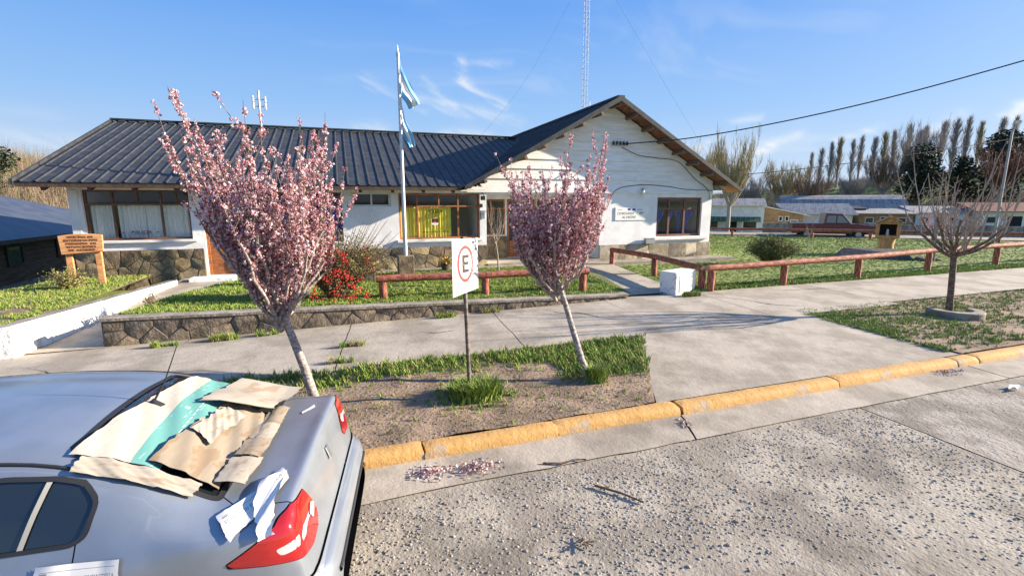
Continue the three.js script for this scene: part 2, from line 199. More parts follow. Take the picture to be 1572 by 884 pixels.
// Voronoi stones filling a polygon given in the (s, t) plane of a wall; put(s, t, d) -> [x, y, z]
function clipHalf(P, mx, my, nx, ny) { const out = []; for (let i = 0; i < P.length; i++) { const a = P[i], b = P[(i + 1) % P.length], da = (a[0] - mx) * nx + (a[1] - my) * ny, db = (b[0] - mx) * nx + (b[1] - my) * ny; if (da <= 0) out.push(a); if ((da < 0 && db > 0) || (da > 0 && db < 0)) { const t = da / (da - db); out.push([lerp(a[0], b[0], t), lerp(a[1], b[1], t)]); } } return out; }
function stones(parent, outline, size, put, mats, seed, { joint = 0.012, proud = 0.03, name = 'stone', aspect = 1 } = {}) {
  const r = rng(seed), xs = outline.map((p) => p[0]), ys = outline.map((p) => p[1]), x0 = Math.min(...xs), x1 = Math.max(...xs), y0 = Math.min(...ys), y1 = Math.max(...ys), pts = [];
  const rows = Math.max(1, Math.round((y1 - y0) / size)), cols = Math.max(1, Math.round((x1 - x0) / (size * aspect)));
  for (let j = 0; j < rows; j++) for (let i = 0; i < cols; i++) if (r() > 0.24 || rows < 2) pts.push([x0 + (i + 0.5 + (j % 2) * 0.4 - 0.2 + rr(r, -0.48, 0.48)) * (x1 - x0) / cols, y0 + (j + 0.5 + rr(r, -0.42, 0.42)) * (y1 - y0) / rows]);
  for (const c of pts) {
    let P = outline.slice();
    for (const q of pts) if (q !== c) { const dx = q[0] - c[0], dy = q[1] - c[1], L = Math.hypot(dx, dy); if (L > size * 4 * aspect) continue; P = clipHalf(P, (c[0] + q[0]) / 2 - dx / L * joint, (c[1] + q[1]) / 2 - dy / L * joint, dx / L, dy / L); if (P.length < 3) break; }
    if (P.length < 3) continue;
    let A = 0, gx = 0, gy = 0; P.forEach((p, i) => { const q = P[(i + 1) % P.length]; A += p[0] * q[1] - q[0] * p[1]; gx += p[0]; gy += p[1]; }); gx /= P.length; gy /= P.length; if (Math.abs(A) < size * size * 0.08) continue; if (A < 0) P.reverse();
    const n = P.length, d = proud * rr(r, 0.6, 1.25), tx = rr(r, -0.05, 0.05), ty = rr(r, -0.05, 0.05), v = [];
    for (const p of P) v.push(put(p[0], p[1], -0.02));
    for (const p of P) { const k = 0.975; v.push(put(gx + (p[0] - gx) * k, gy + (p[1] - gy) * k, d * 0.7)); }
    for (const p of P) { const k = 0.9; v.push(put(gx + (p[0] - gx) * k, gy + (p[1] - gy) * k, d + (p[0] - gx) * tx + (p[1] - gy) * ty)); }
    const f = [[...Array(n).keys()].map((i) => i + 2 * n)]; for (let i = 0; i < n; i++) { const k = (i + 1) % n; f.push([i, k, k + n, i + n], [i + n, k + n, k + 2 * n, i + 2 * n]); }
    mesh(name, toCreasedNormals(poly3(v, f), 0.9), mats[Math.floor(r() * mats.length)], parent);
  }
}
function canvasMat(w, h, draw, o = {}) { const c = document.createElement('canvas'); c.width = w; c.height = h; const g = c.getContext('2d'); draw(g, w, h); const t = new THREE.CanvasTexture(c); t.colorSpace = THREE.SRGBColorSpace; t.magFilter = THREE.LinearFilter; return std({ map: t, roughness: 0.7, ...o }); }
function panel(w, h, depth = 0.004, bend = 0, nx = 8, ny = 4, wob = null) {        // a flat printed face with uv 0..1 and a little thickness
  const f = new THREE.PlaneGeometry(w, h, nx, ny), p = f.attributes.position; for (let i = 0; i < p.count; i++) p.setZ(i, p.getZ(i) + bend * (p.getX(i) / w) ** 2 + (wob ? wob(p.getX(i), p.getY(i)) : 0)); f.computeVertexNormals(); return f;
}
// instanced ground cover and leaves: always «stuff»
function scatter(name, geo, m, list, parent, colours) {        // list of [x, y, z, scale, turn, tiltX, tiltZ, scaleY]
  const o = shade(new THREE.InstancedMesh(geo, m, list.length)), q = new THREE.Quaternion(), e = new THREE.Euler(), mt = new THREE.Matrix4(), c = new THREE.Color();
  list.forEach((t, i) => { e.set(t[5] || 0, t[4] || 0, t[6] || 0, 'YXZ'); q.setFromEuler(e); mt.compose(V(t[0], t[1], t[2]), q, V(t[3], t[3] * (t[7] || 1), t[3])); o.setMatrixAt(i, mt); if (colours) { const k = colours(i, t); c.setRGB(k[0], k[1], k[2]); o.setColorAt(i, c); } });
  o.name = parent ? name : numbered(name); o.userData.kind = 'stuff'; (parent || scene).add(o); return o;
}
function tuftGeo(seed, n, h, spread, w = 0.006) { const r = rng(seed), p = []; for (let i = 0; i < n; i++) { const a = rr(r, 0, 6.28), d = rr(r, 0, spread), x = Math.cos(a) * d, z = Math.sin(a) * d, b = rr(r, 0, 6.28), l = h * rr(r, 0.55, 1.1), lean = l * rr(r, 0.15, 0.75), dx = Math.cos(b), dz = Math.sin(b), ww = w * rr(r, 0.7, 1.3); const mx = x + dx * lean * 0.35, mz = z + dz * lean * 0.35, tx = x + dx * lean, tz = z + dz * lean; const A = [x - dz * ww, 0, z + dx * ww], B = [x + dz * ww, 0, z - dx * ww], C = [mx - dz * ww * 0.8, l * 0.6, mz + dx * ww * 0.8], D = [mx + dz * ww * 0.8, l * 0.6, mz - dx * ww * 0.8], E = [tx, l, tz]; p.push(...A, ...B, ...C, ...C, ...B, ...D, ...C, ...D, ...E); } const g = new THREE.BufferGeometry(); g.setAttribute('position', new THREE.Float32BufferAttribute(p, 3)); g.computeVertexNormals(); return g; }
M.grass = std({ color: col(1, 1, 1), roughness: 0.8, side: THREE.DoubleSide });
const grassTone = (r, dry = 0.25) => { const t = r(); return t < dry ? mix3([0.26, 0.22, 0.08], [0.38, 0.32, 0.14], r()) : mix3([0.12, 0.2, 0.025], [0.3, 0.39, 0.07], r()); };
// ---------------------------------------------------------------- the ground and the street
const nz = (x, z, f, s) => fbm(x * f + 200, z * f + 200, 4096, s, 3) - 0.5;
const farT = (x, z) => (x - 30) * 0.643 - (z + 21) * 0.766, farS = (x, z) => (x - 30) * 0.766 + (z + 21) * 0.643;
const paveY = (x, z) => lerp(0.13, clamp(0.06 + 0.017 * (x + 4), 0.05, 0.24), clamp((-4.55 - z) / 5.2));
const yardY = (x, z) => lerp(0.55, 0.33, clamp((x + 4) / 9.8)) + (0.34 - lerp(0.55, 0.33, clamp((x + 4) / 9.8))) * smooth(-11, -15.5, z) + 0.03 * nz(x, z, 1.1, 3);
const bankY = (x, z) => 0.5 + 0.05 * nz(x, z, 0.9, 4) - 1.5 * smooth(-12.6, -17, z) * smooth(-6.9, -10, x);
function groundY(x, z) {
  if (z > -9.86) return -0.12;
  if (z > -15.9 && x < 7.5) return lerp(-0.12, 0.25, smooth(6.6, 7.5, x));
  const t = farT(x, z), s = farS(x, z);
  let y = 0.25 + 0.05 * nz(x, z, 0.5, 6) - 0.8 * smooth(3, 16, t) + smooth(38, 105, t) * clamp(5 + s * 0.1, 2, 13) ;
  y -= 1.45 * smooth(-7, -11, x) * (1 - smooth(-30, -60, z)); y += smooth(-40, -110, z) * smooth(20, -30, x) * 8;
  return y;
}
{
  const xs = [-420, -250, -160, -110, -80, ...steps(-60, -20, 14), ...steps(-18, 44, 80), ...steps(47, 130, 34), 150, 180, 230, 300, 420], zs = [-420, -300, -220, -170, ...steps(-150, -60, 26), ...steps(-57, -27, 16), ...steps(-26, -9.9, 40), -9.85, -4, 10, 30, 80, 200, 420];
  structure('ground', sheet((x, z) => [x, groundY(x, z), z], xs, zs), M.turfPale);
  // the road: two concrete bays with a joint across at x = 5.9, smooth gutter strip along the kerb
  const road = new THREE.Group(); road.name = 'road'; road.userData.kind = 'structure'; scene.add(road);
  mesh('road_base', sheet((x, z) => [x, -0.05, z], [-150, 0, 150], [-4.4, 0, 9]), M.asphaltDark, road);
  const rough = (x, z) => 0.012 * nz(x, z, 3, 12) + 0.006 * nz(x, z, 14, 13);
  const bay = (x0, x1, n) => sheet((x, z) => [x, rough(x, z), z], n, [-3.98, ...steps(-3.86, 9, 90)]);
  mesh('road_bay', bay(-150, 5.89, [-150, -60, -30, -14, ...steps(-6, 5.89, 110)]), M.road, road);
  mesh('road_bay', bay(5.915, 150, [...steps(5.915, 16, 80), 24, 40, 80, 150]), M.concreteOld, road);
  let gx = -24; const r = rng(41);
  for (const cut of [-18, -12, -7, -2.4, 3.52, 8.9, 14, 19, 25, 32, 40, 60]) {
    const x0 = gx + 0.012, x1 = cut - 0.012; gx = cut; const n = Math.ceil((x1 - x0) / 0.25);
    mesh('gutter_slab', sheet((u, v) => { const sk = (c) => (c === 3.52 ? (v - 0.5) * -0.2 : 0) + 0.03 * nz(c, v * 3, 2, 8), x = lerp(x0 + sk(x0 - 0.012), x1 + sk(cut), u), z = lerp(-4.36, -3.86 + 0.05 * nz(x, 0, 2.2, 15), v); return [x, 0.016 + 0.022 * (1 - v) + 0.004 * nz(x, z, 4, 16), z]; }, steps(0, 1, n), steps(0, 1, 5)), M.concrete, road);
  }
  // yellow kerb, cast stone by stone
  const kerb = new THREE.Group(); kerb.name = 'kerb'; kerb.userData.kind = 'structure'; scene.add(kerb);
  const prof = [[-4.352, -0.05], [-4.356, 0.03], [-4.368, 0.09], [-4.39, 0.122], [-4.425, 0.136], [-4.49, 0.138], [-4.555, 0.136], [-4.575, 0.12], [-4.58, -0.05]];
  const arc = prof.map((_, b) => prof.slice(1, b + 1).reduce((s, p, k) => s + Math.hypot(p[0] - prof[k][0], p[1] - prof[k][1]), 0));
  const cuts = [-24, -18, -12, -7.5, -4.2, -1.9, 0.62, 2.05, 3.64, 6.2, 8.69, 9.2, 10.87, 13.4, 16, 19, 22.5, 26, 30, 36, 44];
  for (let i = 0; i < cuts.length - 1; i++) {
    const g0 = [3.64, 8.69, 9.2].includes(cuts[i]) ? 0.022 : 0.006, g1 = [3.64, 8.69, 9.2].includes(cuts[i + 1]) ? 0.022 : 0.006, dy = rr(r, -0.006, 0.006), dz = rr(r, -0.008, 0.008);
    const x0 = cuts[i] + g0, x1 = cuts[i + 1] - g1, n = Math.max(4, Math.ceil((x1 - x0) / 0.07)), pos = [], idx = [], uv = [];
    for (let a = 0; a <= n; a++) for (let b = 0; b < prof.length; b++) { const x = lerp(x0, x1, a / n), e = (a === 0 || a === n) ? 0.7 : 1, edge = Math.min(a, n - a) < 1 ? -0.008 : 0; pos.push(x + nz(b, i, 3, 2) * 0.03 * (a === 0 || a === n ? 1 : 0), prof[b][1] + dy + (b > 1 && b < 7 ? edge : 0) + (b > 1 && b < 8 ? nz(x, b * 0.9, 2.6, 20) * 0.008 + nz(x * 11, b * 7, 1, 21) * 0.003 : 0), prof[b][0] + dz + (nz(x, b * 0.9, 2.2, 22) * 0.01 + nz(x * 12, b * 5, 1, 23) * 0.003) * e); uv.push(x, arc[b]); }
    const m = prof.length; for (let a = 0; a < n; a++) for (let b = 0; b < m - 1; b++) { const p = a * m + b; idx.push(p, p + m, p + 1, p + 1, p + m, p + m + 1); }
    for (let b = 1; b < m - 1; b++) { idx.push(0, b, b + 1); const o = n * m; idx.push(o, o + b + 1, o + b); }
    const g = new THREE.BufferGeometry(); g.setAttribute('position', new THREE.Float32BufferAttribute(pos, 3)); g.setAttribute('uv', new THREE.Float32BufferAttribute(uv, 2)); g.setIndex(idx.map((_, k) => idx[k - k % 3 + [0, 2, 1][k % 3]]));
    const h = toCreasedNormals(g, 0.7); mesh('kerb_stone', h, M.kerb, kerb);
  }
  // pavement slabs with open joints
  const pave = new THREE.Group(); pave.name = 'pavement'; pave.userData.kind = 'structure'; scene.add(pave);
  const jag = (x, z) => 0.035 * nz(x * 3, z * 3, 1, 24);
  function paveSlab(left, right, z0, z1) {         // left / right: x of the joint at the back and at the front
    const n = 14, P = []; for (let i = 0; i <= n; i++) { const t = i / n, z = lerp(z1, z0, t); P.push([lerp(left[1], left[0], t) + jag(left[0] + 9, z) + 0.008, z]); } for (let i = 0; i <= n; i++) { const t = i / n, z = lerp(z0, z1, t); P.push([lerp(right[0], right[1], t) + jag(right[0] + 9, z) - 0.008, z]); }
    const A = P.slice(0, n + 1), B = P.slice(n + 1).reverse();      // both run front to back
    mesh('slab', sheet((u, v) => { const k = Math.min(n, Math.round(v * n)), x = lerp(A[k][0], B[k][0], u), z = A[k][1]; return [x, paveY(x, z) + 0.008 * nz(x, z, 0.8, 25), z]; }, steps(0, 1, 10), steps(0, 1, n)), M.concrete, pave);
  }
  const back = -9.9, bed = -6.97, js = [[-24, -24], [-19, -19], [-15, -15], [-11.5, -11.5], [-8.4, -8.3], [-5.5, -5.3], [-2.7, -2.9], [0.06, -0.24], [2.94, 2.7], [5.7, 5.55], [8.3, 8.28]];
  for (let i = 0; i < 6; i++) paveSlab(js[i], js[i + 1], back, -4.57);
  for (let i = 6; i < 10; i++) paveSlab(js[i], js[i + 1], back, i === 9 ? -7.3 : bed);
  const js2 = [[8.3, 8.28], [12, 12.05], [15.6, 15.6], [19.2, 19.2], [23, 23], [27, 27], [32, 32], [38, 38], [46, 46]];
  for (let i = 0; i < 8; i++) paveSlab(js2[i], js2[i + 1], back, i === 0 ? -7.3 : -7.55);
  mesh('slab', sheet((u, v) => { const z = lerp(-4.57, bed, v), x = lerp(-2.75, -1.75 + 0.06 * nz(z, 1, 2, 4), u); return [x, paveY(x, z), z]; }, steps(0, 1, 4), steps(0, 1, 8)), M.concrete, pave);
  mesh('driveway_slab', sheet((u, v) => { const z = lerp(-4.575, -7.29, v), x = lerp(lerp(3.42, 4.93, v) + 0.05 * nz(z, 3, 3, 5), lerp(9.18, 9.1, v) + 0.08 * nz(z, 7, 3, 5), u); return [x, paveY(x, z) + 0.008 * nz(x, z, 0.9, 26), z]; }, steps(0, 1, 20), steps(0, 1, 12)), M.concrete, pave);
  const crack = (pts, w) => { const C = new THREE.CatmullRomCurve3(pts.map(([x, z]) => V(x, 0, z))), n = 40, q = C.getSpacedPoints(n), pos = [], idx = []; q.forEach((p, i) => { const a = q[Math.max(0, i - 1)], b = q[Math.min(n, i + 1)], dx = b.x - a.x, dz = b.z - a.z, L = Math.hypot(dx, dz), k = w * (0.5 + 1.2 * hash(i, n, pts.length)) * Math.sin(Math.PI * (i + 0.5) / (n + 1)), jx = 0.02 * (hash(i, 3, 7) - 0.5), y = paveY(p.x, p.z) + 0.008 * nz(p.x, p.z, 0.8, 25) + 0.005; pos.push(p.x + jx - dz / L * k, y, p.z + dx / L * k, p.x + jx + dz / L * k, y, p.z - dx / L * k); if (i) idx.push(2 * i - 2, 2 * i - 1, 2 * i, 2 * i, 2 * i - 1, 2 * i + 1); }); const g = new THREE.BufferGeometry(); g.setAttribute('position', new THREE.Float32BufferAttribute(pos, 3)); g.setIndex(idx); g.computeVertexNormals(); mesh('crack', g, M.asphaltDark, pave); };
  crack([[4.0, -9.5], [4.3, -9.0], [4.6, -8.9], [4.9, -8.3], [5.2, -8.1]], 0.014); crack([[8.5, -9.3], [8.9, -8.7], [9.1, -8.2], [9.8, -7.7]], 0.012); crack([[5.3, -7.6], [6.2, -7.5], [7.0, -7.7], [8.2, -7.5]], 0.008); crack([[-4.6, -8.9], [-3.9, -8.2], [-3.4, -7.2], [-3.2, -6.3]], 0.01); crack([[10.2, -9.6], [11.0, -9.3], [12.1, -9.2], [12.9, -8.8]], 0.012); crack([[1.2, -8.7], [1.5, -8.5], [1.9, -8.55]], 0.01);
  structure('pavement_bed', sheet((x, z) => [x, paveY(x, z) - 0.05, z], steps(-24, 46, 30), steps(-4.6, -9.95, 6)), M.soil);
  // planting strips between kerb and pavement
  const bedX = (v) => lerp(3.4, 4.9, v), bedH = (x, z) => 0.125 + 0.04 * (nz(x, z, 1.4, 30) + 0.35) + 0.035 * nz(x, z, 5, 31);
  structure('verge', sheet((u, v) => { const z = lerp(-4.57, -7.0, v), x = lerp(-1.78, bedX(v), u); return [x, bedH(x, z), z]; }, steps(0, 1, 70), steps(0, 1, 30)), M.soil);
  structure('verge', sheet((u, v) => { const z = lerp(-4.57, -7.56 + 0.25 * (1 - u) * (u < 0.02 ? 1 : 0), v), x = lerp(9.12, 46, u * u * 0.6 + u * 0.4); return [x, 0.15 + 0.03 * nz(x, z, 1.2, 33) + 0.02 * v, z]; }, steps(0, 1, 90), steps(0, 1, 16)), M.soil);
  // raised lawn behind the stone wall, bank on the left, path to the side door, path to the porch
  structure('lawn', sheet((u, v) => { const z = lerp(-9.93, -15.75, v), x = lerp(lerp(-3.85, -3.0, v), lerp(6.5, 8.1, v), u); return [x, yardY(x, z), z]; }, steps(0, 1, 60), steps(0, 1, 36)), M.turf);
  structure('lawn', sheet((x, z) => [x, bankY(x, z), z], steps(-24, -5.08, 50), [...steps(-9.72, -17.5, 32)]), M.soil);
  structure('side_path', sheet((u, v) => { const z = lerp(-9.7, -15.8, v), x = lerp(lerp(-5.05, -4.2, v), lerp(-3.8, -2.9, v), u); return [x, lerp(0.07, 0.4, smooth(0, 0.8, v)), z]; }, steps(0, 1, 6), steps(0, 1, 16)), M.concrete);
  structure('porch_path', sheet((u, v) => { const z = lerp(-9.9, -15.3, v), x = lerp(lerp(6.35, 7.3, v), lerp(8.0, 8.95, v), u); return [x, lerp(0.275, 0.37, v), z]; }, steps(0, 1, 8), steps(0, 1, 14)), M.concrete);
  structure('apron', slab([[-2.9, -15.85], [-2.9, -15.25], [14.5, -14.95], [14.5, -15.85]].map(([x, z]) => [x, z]), 0.362, 0.2), M.concreteOld);
  structure('back_road', sheet((u, v) => { const s = lerp(-60, 60, u), t = lerp(1.2, 8.5, v), x = 30 + s * 0.766 + t * 0.643, z = -21 + s * 0.643 - t * 0.766; return [x, groundY(x, z) + 0.05, z]; }, steps(0, 1, 60), steps(0, 1, 8)), M.concreteOld);

  // ---- ground cover
  const g = rng(77), tA = tuftGeo(1, 9, 0.1, 0.05), tB = tuftGeo(2, 11, 0.075, 0.06), tC = tuftGeo(3, 16, 0.2, 0.07, 0.007);
  let L = []; const tone = {};
  for (let i = 0; i < 11000; i++) { const v = g(), u = g(), z = lerp(-4.62, -7.06, v), x = lerp(-1.78, bedX(v) + 0.02, u); const backEdge = smooth(0.58, 0.86, v + 0.35 * nz(x, 2, 1.3, 36)), right = smooth(2.4, 3.2, x) * smooth(0.25, 0.5, v), post = 1 - smooth(0.25, 0.55, Math.hypot((x - 1.42) / 1.25, z + 5.5)); const d = Math.max(backEdge, right, post, 0.05) * (0.55 + nz(x, z, 2.6, 35) * 2.2 + 0.25); if (g() < d) L.push([x, bedH(x, z) - 0.01, z, rr(g, 0.35, 1.15) * (0.65 + 0.45 * Math.max(backEdge, right)), g() * 6.28, 0, 0]); }
  scatter('verge_grass', tA, M.grass, L, null, () => grassTone(g, 0.16));
  L = []; for (let i = 0; i < 420; i++) { const a = g() * 6.28, d = Math.sqrt(g()) * 0.24; L.push([1.42 + Math.cos(a) * d * 1.2, 0.13, -5.45 + Math.sin(a) * d * 0.7, rr(g, 0.6, 1.15), g() * 6.28]); }
  for (let i = 0; i < 90; i++) { const a = g() * 6.28, d = g() * 0.12; L.push([3.1 + Math.cos(a) * d, 0.13, -5.45 + Math.sin(a) * d, rr(g, 0.7, 1.2), g() * 6.28]); }
  for (const [wx, wz, n] of [[-2.1, -9.45, 70], [-3.0, -9.4, 25], [1.9, -9.6, 30], [2.9, -9.62, 14], [7.95, -9.5, 90], [-1.4, -9.5, 20], [0.02, -8.2, 18], [-0.2, -7.4, 16]]) for (let i = 0; i < n; i++) { const x = wx + rr(g, -0.2, 0.2), z = wz + rr(g, -0.06, 0.06); L.push([x, paveY(x, z) - 0.01, z, rr(g, 0.3, 0.75), g() * 6.28]); }
  scatter('tall_weeds', tC, M.grass, L, null, () => grassTone(g, 0.12));
  L = []; for (let i = 0; i < 21000; i++) { const v = Math.pow(g(), 1.2), u = g(), z = lerp(-9.98, -15.2, v), x = lerp(lerp(-3.8, -3.0, v), lerp(6.45, 7.3, v), u); if (nz(x, z, 1.6, 37) > 0.2 && z < -10.4) continue; L.push([x, yardY(x, z) - 0.008, z, rr(g, 0.55, 1.1), g() * 6.28]); }
  scatter('lawn_grass', tB, M.grass, L, null, () => grassTone(g, 0.08));
  L = []; for (let i = 0; i < 7000; i++) { const z = lerp(-9.75, -16, g()), x = lerp(-5.15, -13, g() * g()); if (nz(x, z, 1.1, 38) < -0.02 && z > -12.4) continue; L.push([x, bankY(x, z) - 0.01, z, rr(g, 0.5, 1.0), g() * 6.28]); }
  scatter('bank_grass', tB, M.grass, L, null, () => grassTone(g, 0.2));
  L = []; for (let i = 0; i < 52000; i++) { const v = Math.pow(g(), 1.7), z = lerp(-9.9, -30, v), x = lerp(lerp(8.05, 8.95, clamp(v * 3.7)), 46, Math.pow(g(), 1.25)); if (farT(x, z) > 0.6 || (z < -14.8 && x < 14.6) || (x < 14.3 && z < -14.9)) continue; const far = 1 + v * 1.6; L.push([x, groundY(x, z) - 0.008, z, rr(g, 0.5, 1.0) * far * (z > -10.6 ? 1.15 : 0.85), g() * 6.28, 0, 0, z > -10.6 ? 1 : 0.6]); }
  scatter('lawn_grass', tB, M.grass, L, null, (i, t) => grassTone(g, t[2] > -11 ? 0.06 : 0.12));
  L = []; for (let i = 0; i < 11000; i++) { const v = g(), z = lerp(-4.7, -7.62, v), x = lerp(9.0, 30, Math.pow(g(), 1.6)); const d = 0.3 + smooth(0.35, 0.8, v) * 0.7 + (1 - smooth(10.5, 12.5, x)) * 0.35 * smooth(0.1, 0.4, v) + nz(x, z, 1.7, 39) * 1.5; if (z < -7.3 && x < 9.15) continue; if (g() < d) L.push([x, 0.15, z, rr(g, 0.45, 1), g() * 6.28]); }
  scatter('verge_grass', tB, M.grass, L, null, () => grassTone(g, 0.14));
  // exposed aggregate of the worn concrete
  const peb = new THREE.IcosahedronGeometry(1, 0); L = [];
  for (let i = 0; i < 30000; i++) { const z = lerp(-3.86, -0.4, g()), x = lerp(-3.2, 5.86, Math.pow(g(), 0.85)); const edge = smooth(-3.9, -3.55, z); const worn = smooth(-2.5, -1.9, z + 0.5 * nz(x, z, 1.2, 46) - 0.28 * (x - 3.2)) * smooth(1.6, 2.6, x + 0.6 * nz(x, z, 1.5, 47)); if (g() > (0.1 + edge) * (0.75 + 1.6 * nz(x, z, 0.9, 45)) * (1 - 0.92 * worn)) continue; L.push([x, rough(x, z) + rr(g, -0.003, 0.003), z, rr(g, 0.005, 0.0135) * (g() < 0.06 ? 1.5 : 1), g() * 6.28, rr(g, -0.3, 0.3), rr(g, -0.3, 0.3), rr(g, 0.35, 0.65)]); }
  for (let i = 0; i < 5000; i++) { const z = lerp(-3.8, -0.6, g()), x = lerp(5.95, 14, g()); L.push([x, rough(x, z), z, rr(g, 0.004, 0.008), g() * 6.28, 0, 0, 0.5]); }
  scatter('road_aggregate', peb, M.pebble, L, null, () => { const t = g(); return t < 0.12 ? mix3([0.14, 0.12, 0.1], [0.2, 0.175, 0.145], g()) : mix3([0.27, 0.235, 0.185], [0.46, 0.41, 0.34], g()); });
  // small stones and clods on the bare soil
  L = []; for (let i = 0; i < 1100; i++) { const v = g(), z = lerp(-4.6, -6.9, v), x = lerp(-1.7, bedX(v), g()); L.push([x, bedH(x, z), z, rr(g, 0.004, 0.016), g() * 6.28, 0, 0, 0.6]); }
  for (let i = 0; i < 1500; i++) { const z = lerp(-4.6, -7.4, g()), x = lerp(9.3, 20, g()); L.push([x, 0.16, z, rr(g, 0.005, 0.018), g() * 6.28, 0, 0, 0.6]); }
  scatter('soil_clods', peb, M.pebble, L, null, () => mix3([0.13, 0.095, 0.065], [0.3, 0.24, 0.18], g()));
}
// ---------------------------------------------------------------- the police station
const WZ = -15.83, EZ = -15.09;          // front wall plane, edge of the eaves
function wallHoles(x0, x1, y0, y1, holes, z0, z1) { const s = new THREE.Shape(); s.moveTo(x0, y0); s.lineTo(x1, y0); s.lineTo(x1, y1); s.lineTo(x0, y1); s.closePath(); for (const [a, b, c, d] of holes) { const h = new THREE.Path(); h.moveTo(a, c); h.lineTo(a, d); h.lineTo(b, d); h.lineTo(b, c); h.closePath(); s.holes.push(h); } const g = new THREE.ExtrudeGeometry(s, { depth: z1 - z0, bevelEnabled: false }); g.translate(0, 0, z0); return boxUV(g); }
function ribbed(w, len, pitch) {           // a sheet of box-rib metal, w wide (x), running len up the slope (+z before it is turned)
  const P = [[0, 0]]; for (let x = 0; x < w - 1e-3; x += pitch) P.push([x + pitch * 0.4, 0.003], [x + pitch * 0.445, 0.032], [x + pitch * 0.555, 0.032], [x + pitch * 0.6, 0.003]); P.push([w, 0]);
  const s = new THREE.Shape(); s.moveTo(P[0][0], P[0][1]); P.slice(1).forEach((p) => s.lineTo(p[0], p[1])); P.slice().reverse().forEach((p) => s.lineTo(p[0], p[1] - 0.006)); s.closePath();
  return boxUV(new THREE.ExtrudeGeometry(s, { depth: len, bevelEnabled: false }));
}
function curtain(parent, x0, x1, y0, y1, z, m, folds, tie = 0) {       // hanging folds, gathered to one side when tied
  const n = Math.max(8, folds * 8), g = new THREE.PlaneGeometry(1, 1, n, 14), p = g.attributes.position;
  for (let i = 0; i < p.count; i++) { const u = p.getX(i) + 0.5, v = p.getY(i) + 0.5; let x = lerp(x0, x1, u); if (tie) { const k = smooth(1, 0.25, v) * 0.62 - smooth(0.25, 0, v) * 0.1; x = lerp(x, tie < 0 ? x0 : x1, k); } p.setXYZ(i, x, lerp(y0, y1, v), z + 0.028 * Math.sin(u * folds * 6.283 + 0.7 * Math.sin(u * 9 + v * 1.3)) + 0.008 * Math.sin(u * 41)); }
  g.computeVertexNormals(); return mesh('curtain', g, m, parent);
}
function windowUnit(house, x0, x1, y0, y1, z, { xs = [], bar = null, m = M.frame, t = 0.06, curtains = null, half = [] } = {}) {
  const w = new THREE.Group(); w.name = 'window'; house.add(w); const d = 0.08, zf = z - 0.09;
  const F = [chamfer(x0, x1, y0, y0 + t, zf - d, zf, 0.006), chamfer(x0, x1, y1 - t, y1, zf - d, zf, 0.006), chamfer(x0, x0 + t, y0 + t, y1 - t, zf - d, zf, 0.006), chamfer(x1 - t, x1, y0 + t, y1 - t, zf - d, zf, 0.006)];
  const cols = [x0 + t, ...xs, x1 - t]; for (const x of xs) F.push(chamfer(x - t * 0.45, x + t * 0.45, y0 + t, y1 - t, zf - d * 0.9, zf - 0.006, 0.006));
  if (bar) for (let i = 0; i < cols.length - 1; i++) F.push(chamfer(cols[i] + (i ? t * 0.45 : 0), cols[i + 1] - (i < cols.length - 2 ? t * 0.45 : 0), bar - t * 0.4, bar + t * 0.4, zf - d * 0.85, zf - 0.004, 0.006));
  for (const [x, a, b] of half) F.push(chamfer(x - t * 0.35, x + t * 0.35, a, b, zf - d * 0.8, zf - 0.008, 0.006));
  mesh('frame', F, m, w);
  for (let i = 0; i < cols.length - 1; i++) { const a = cols[i] + (i ? t * 0.45 : 0), b = cols[i + 1] - (i < cols.length - 2 ? t * 0.45 : 0); const rows = bar ? [[y0 + t, bar - t * 0.4], [bar + t * 0.4, y1 - t]] : [[y0 + t, y1 - t]]; for (const [c, e] of rows) { const g = new THREE.PlaneGeometry(b - a, e - c); g.translate((a + b) / 2, (c + e) / 2, zf - 0.045); mesh('pane', g, M.glass, w); } }
  return w;
}
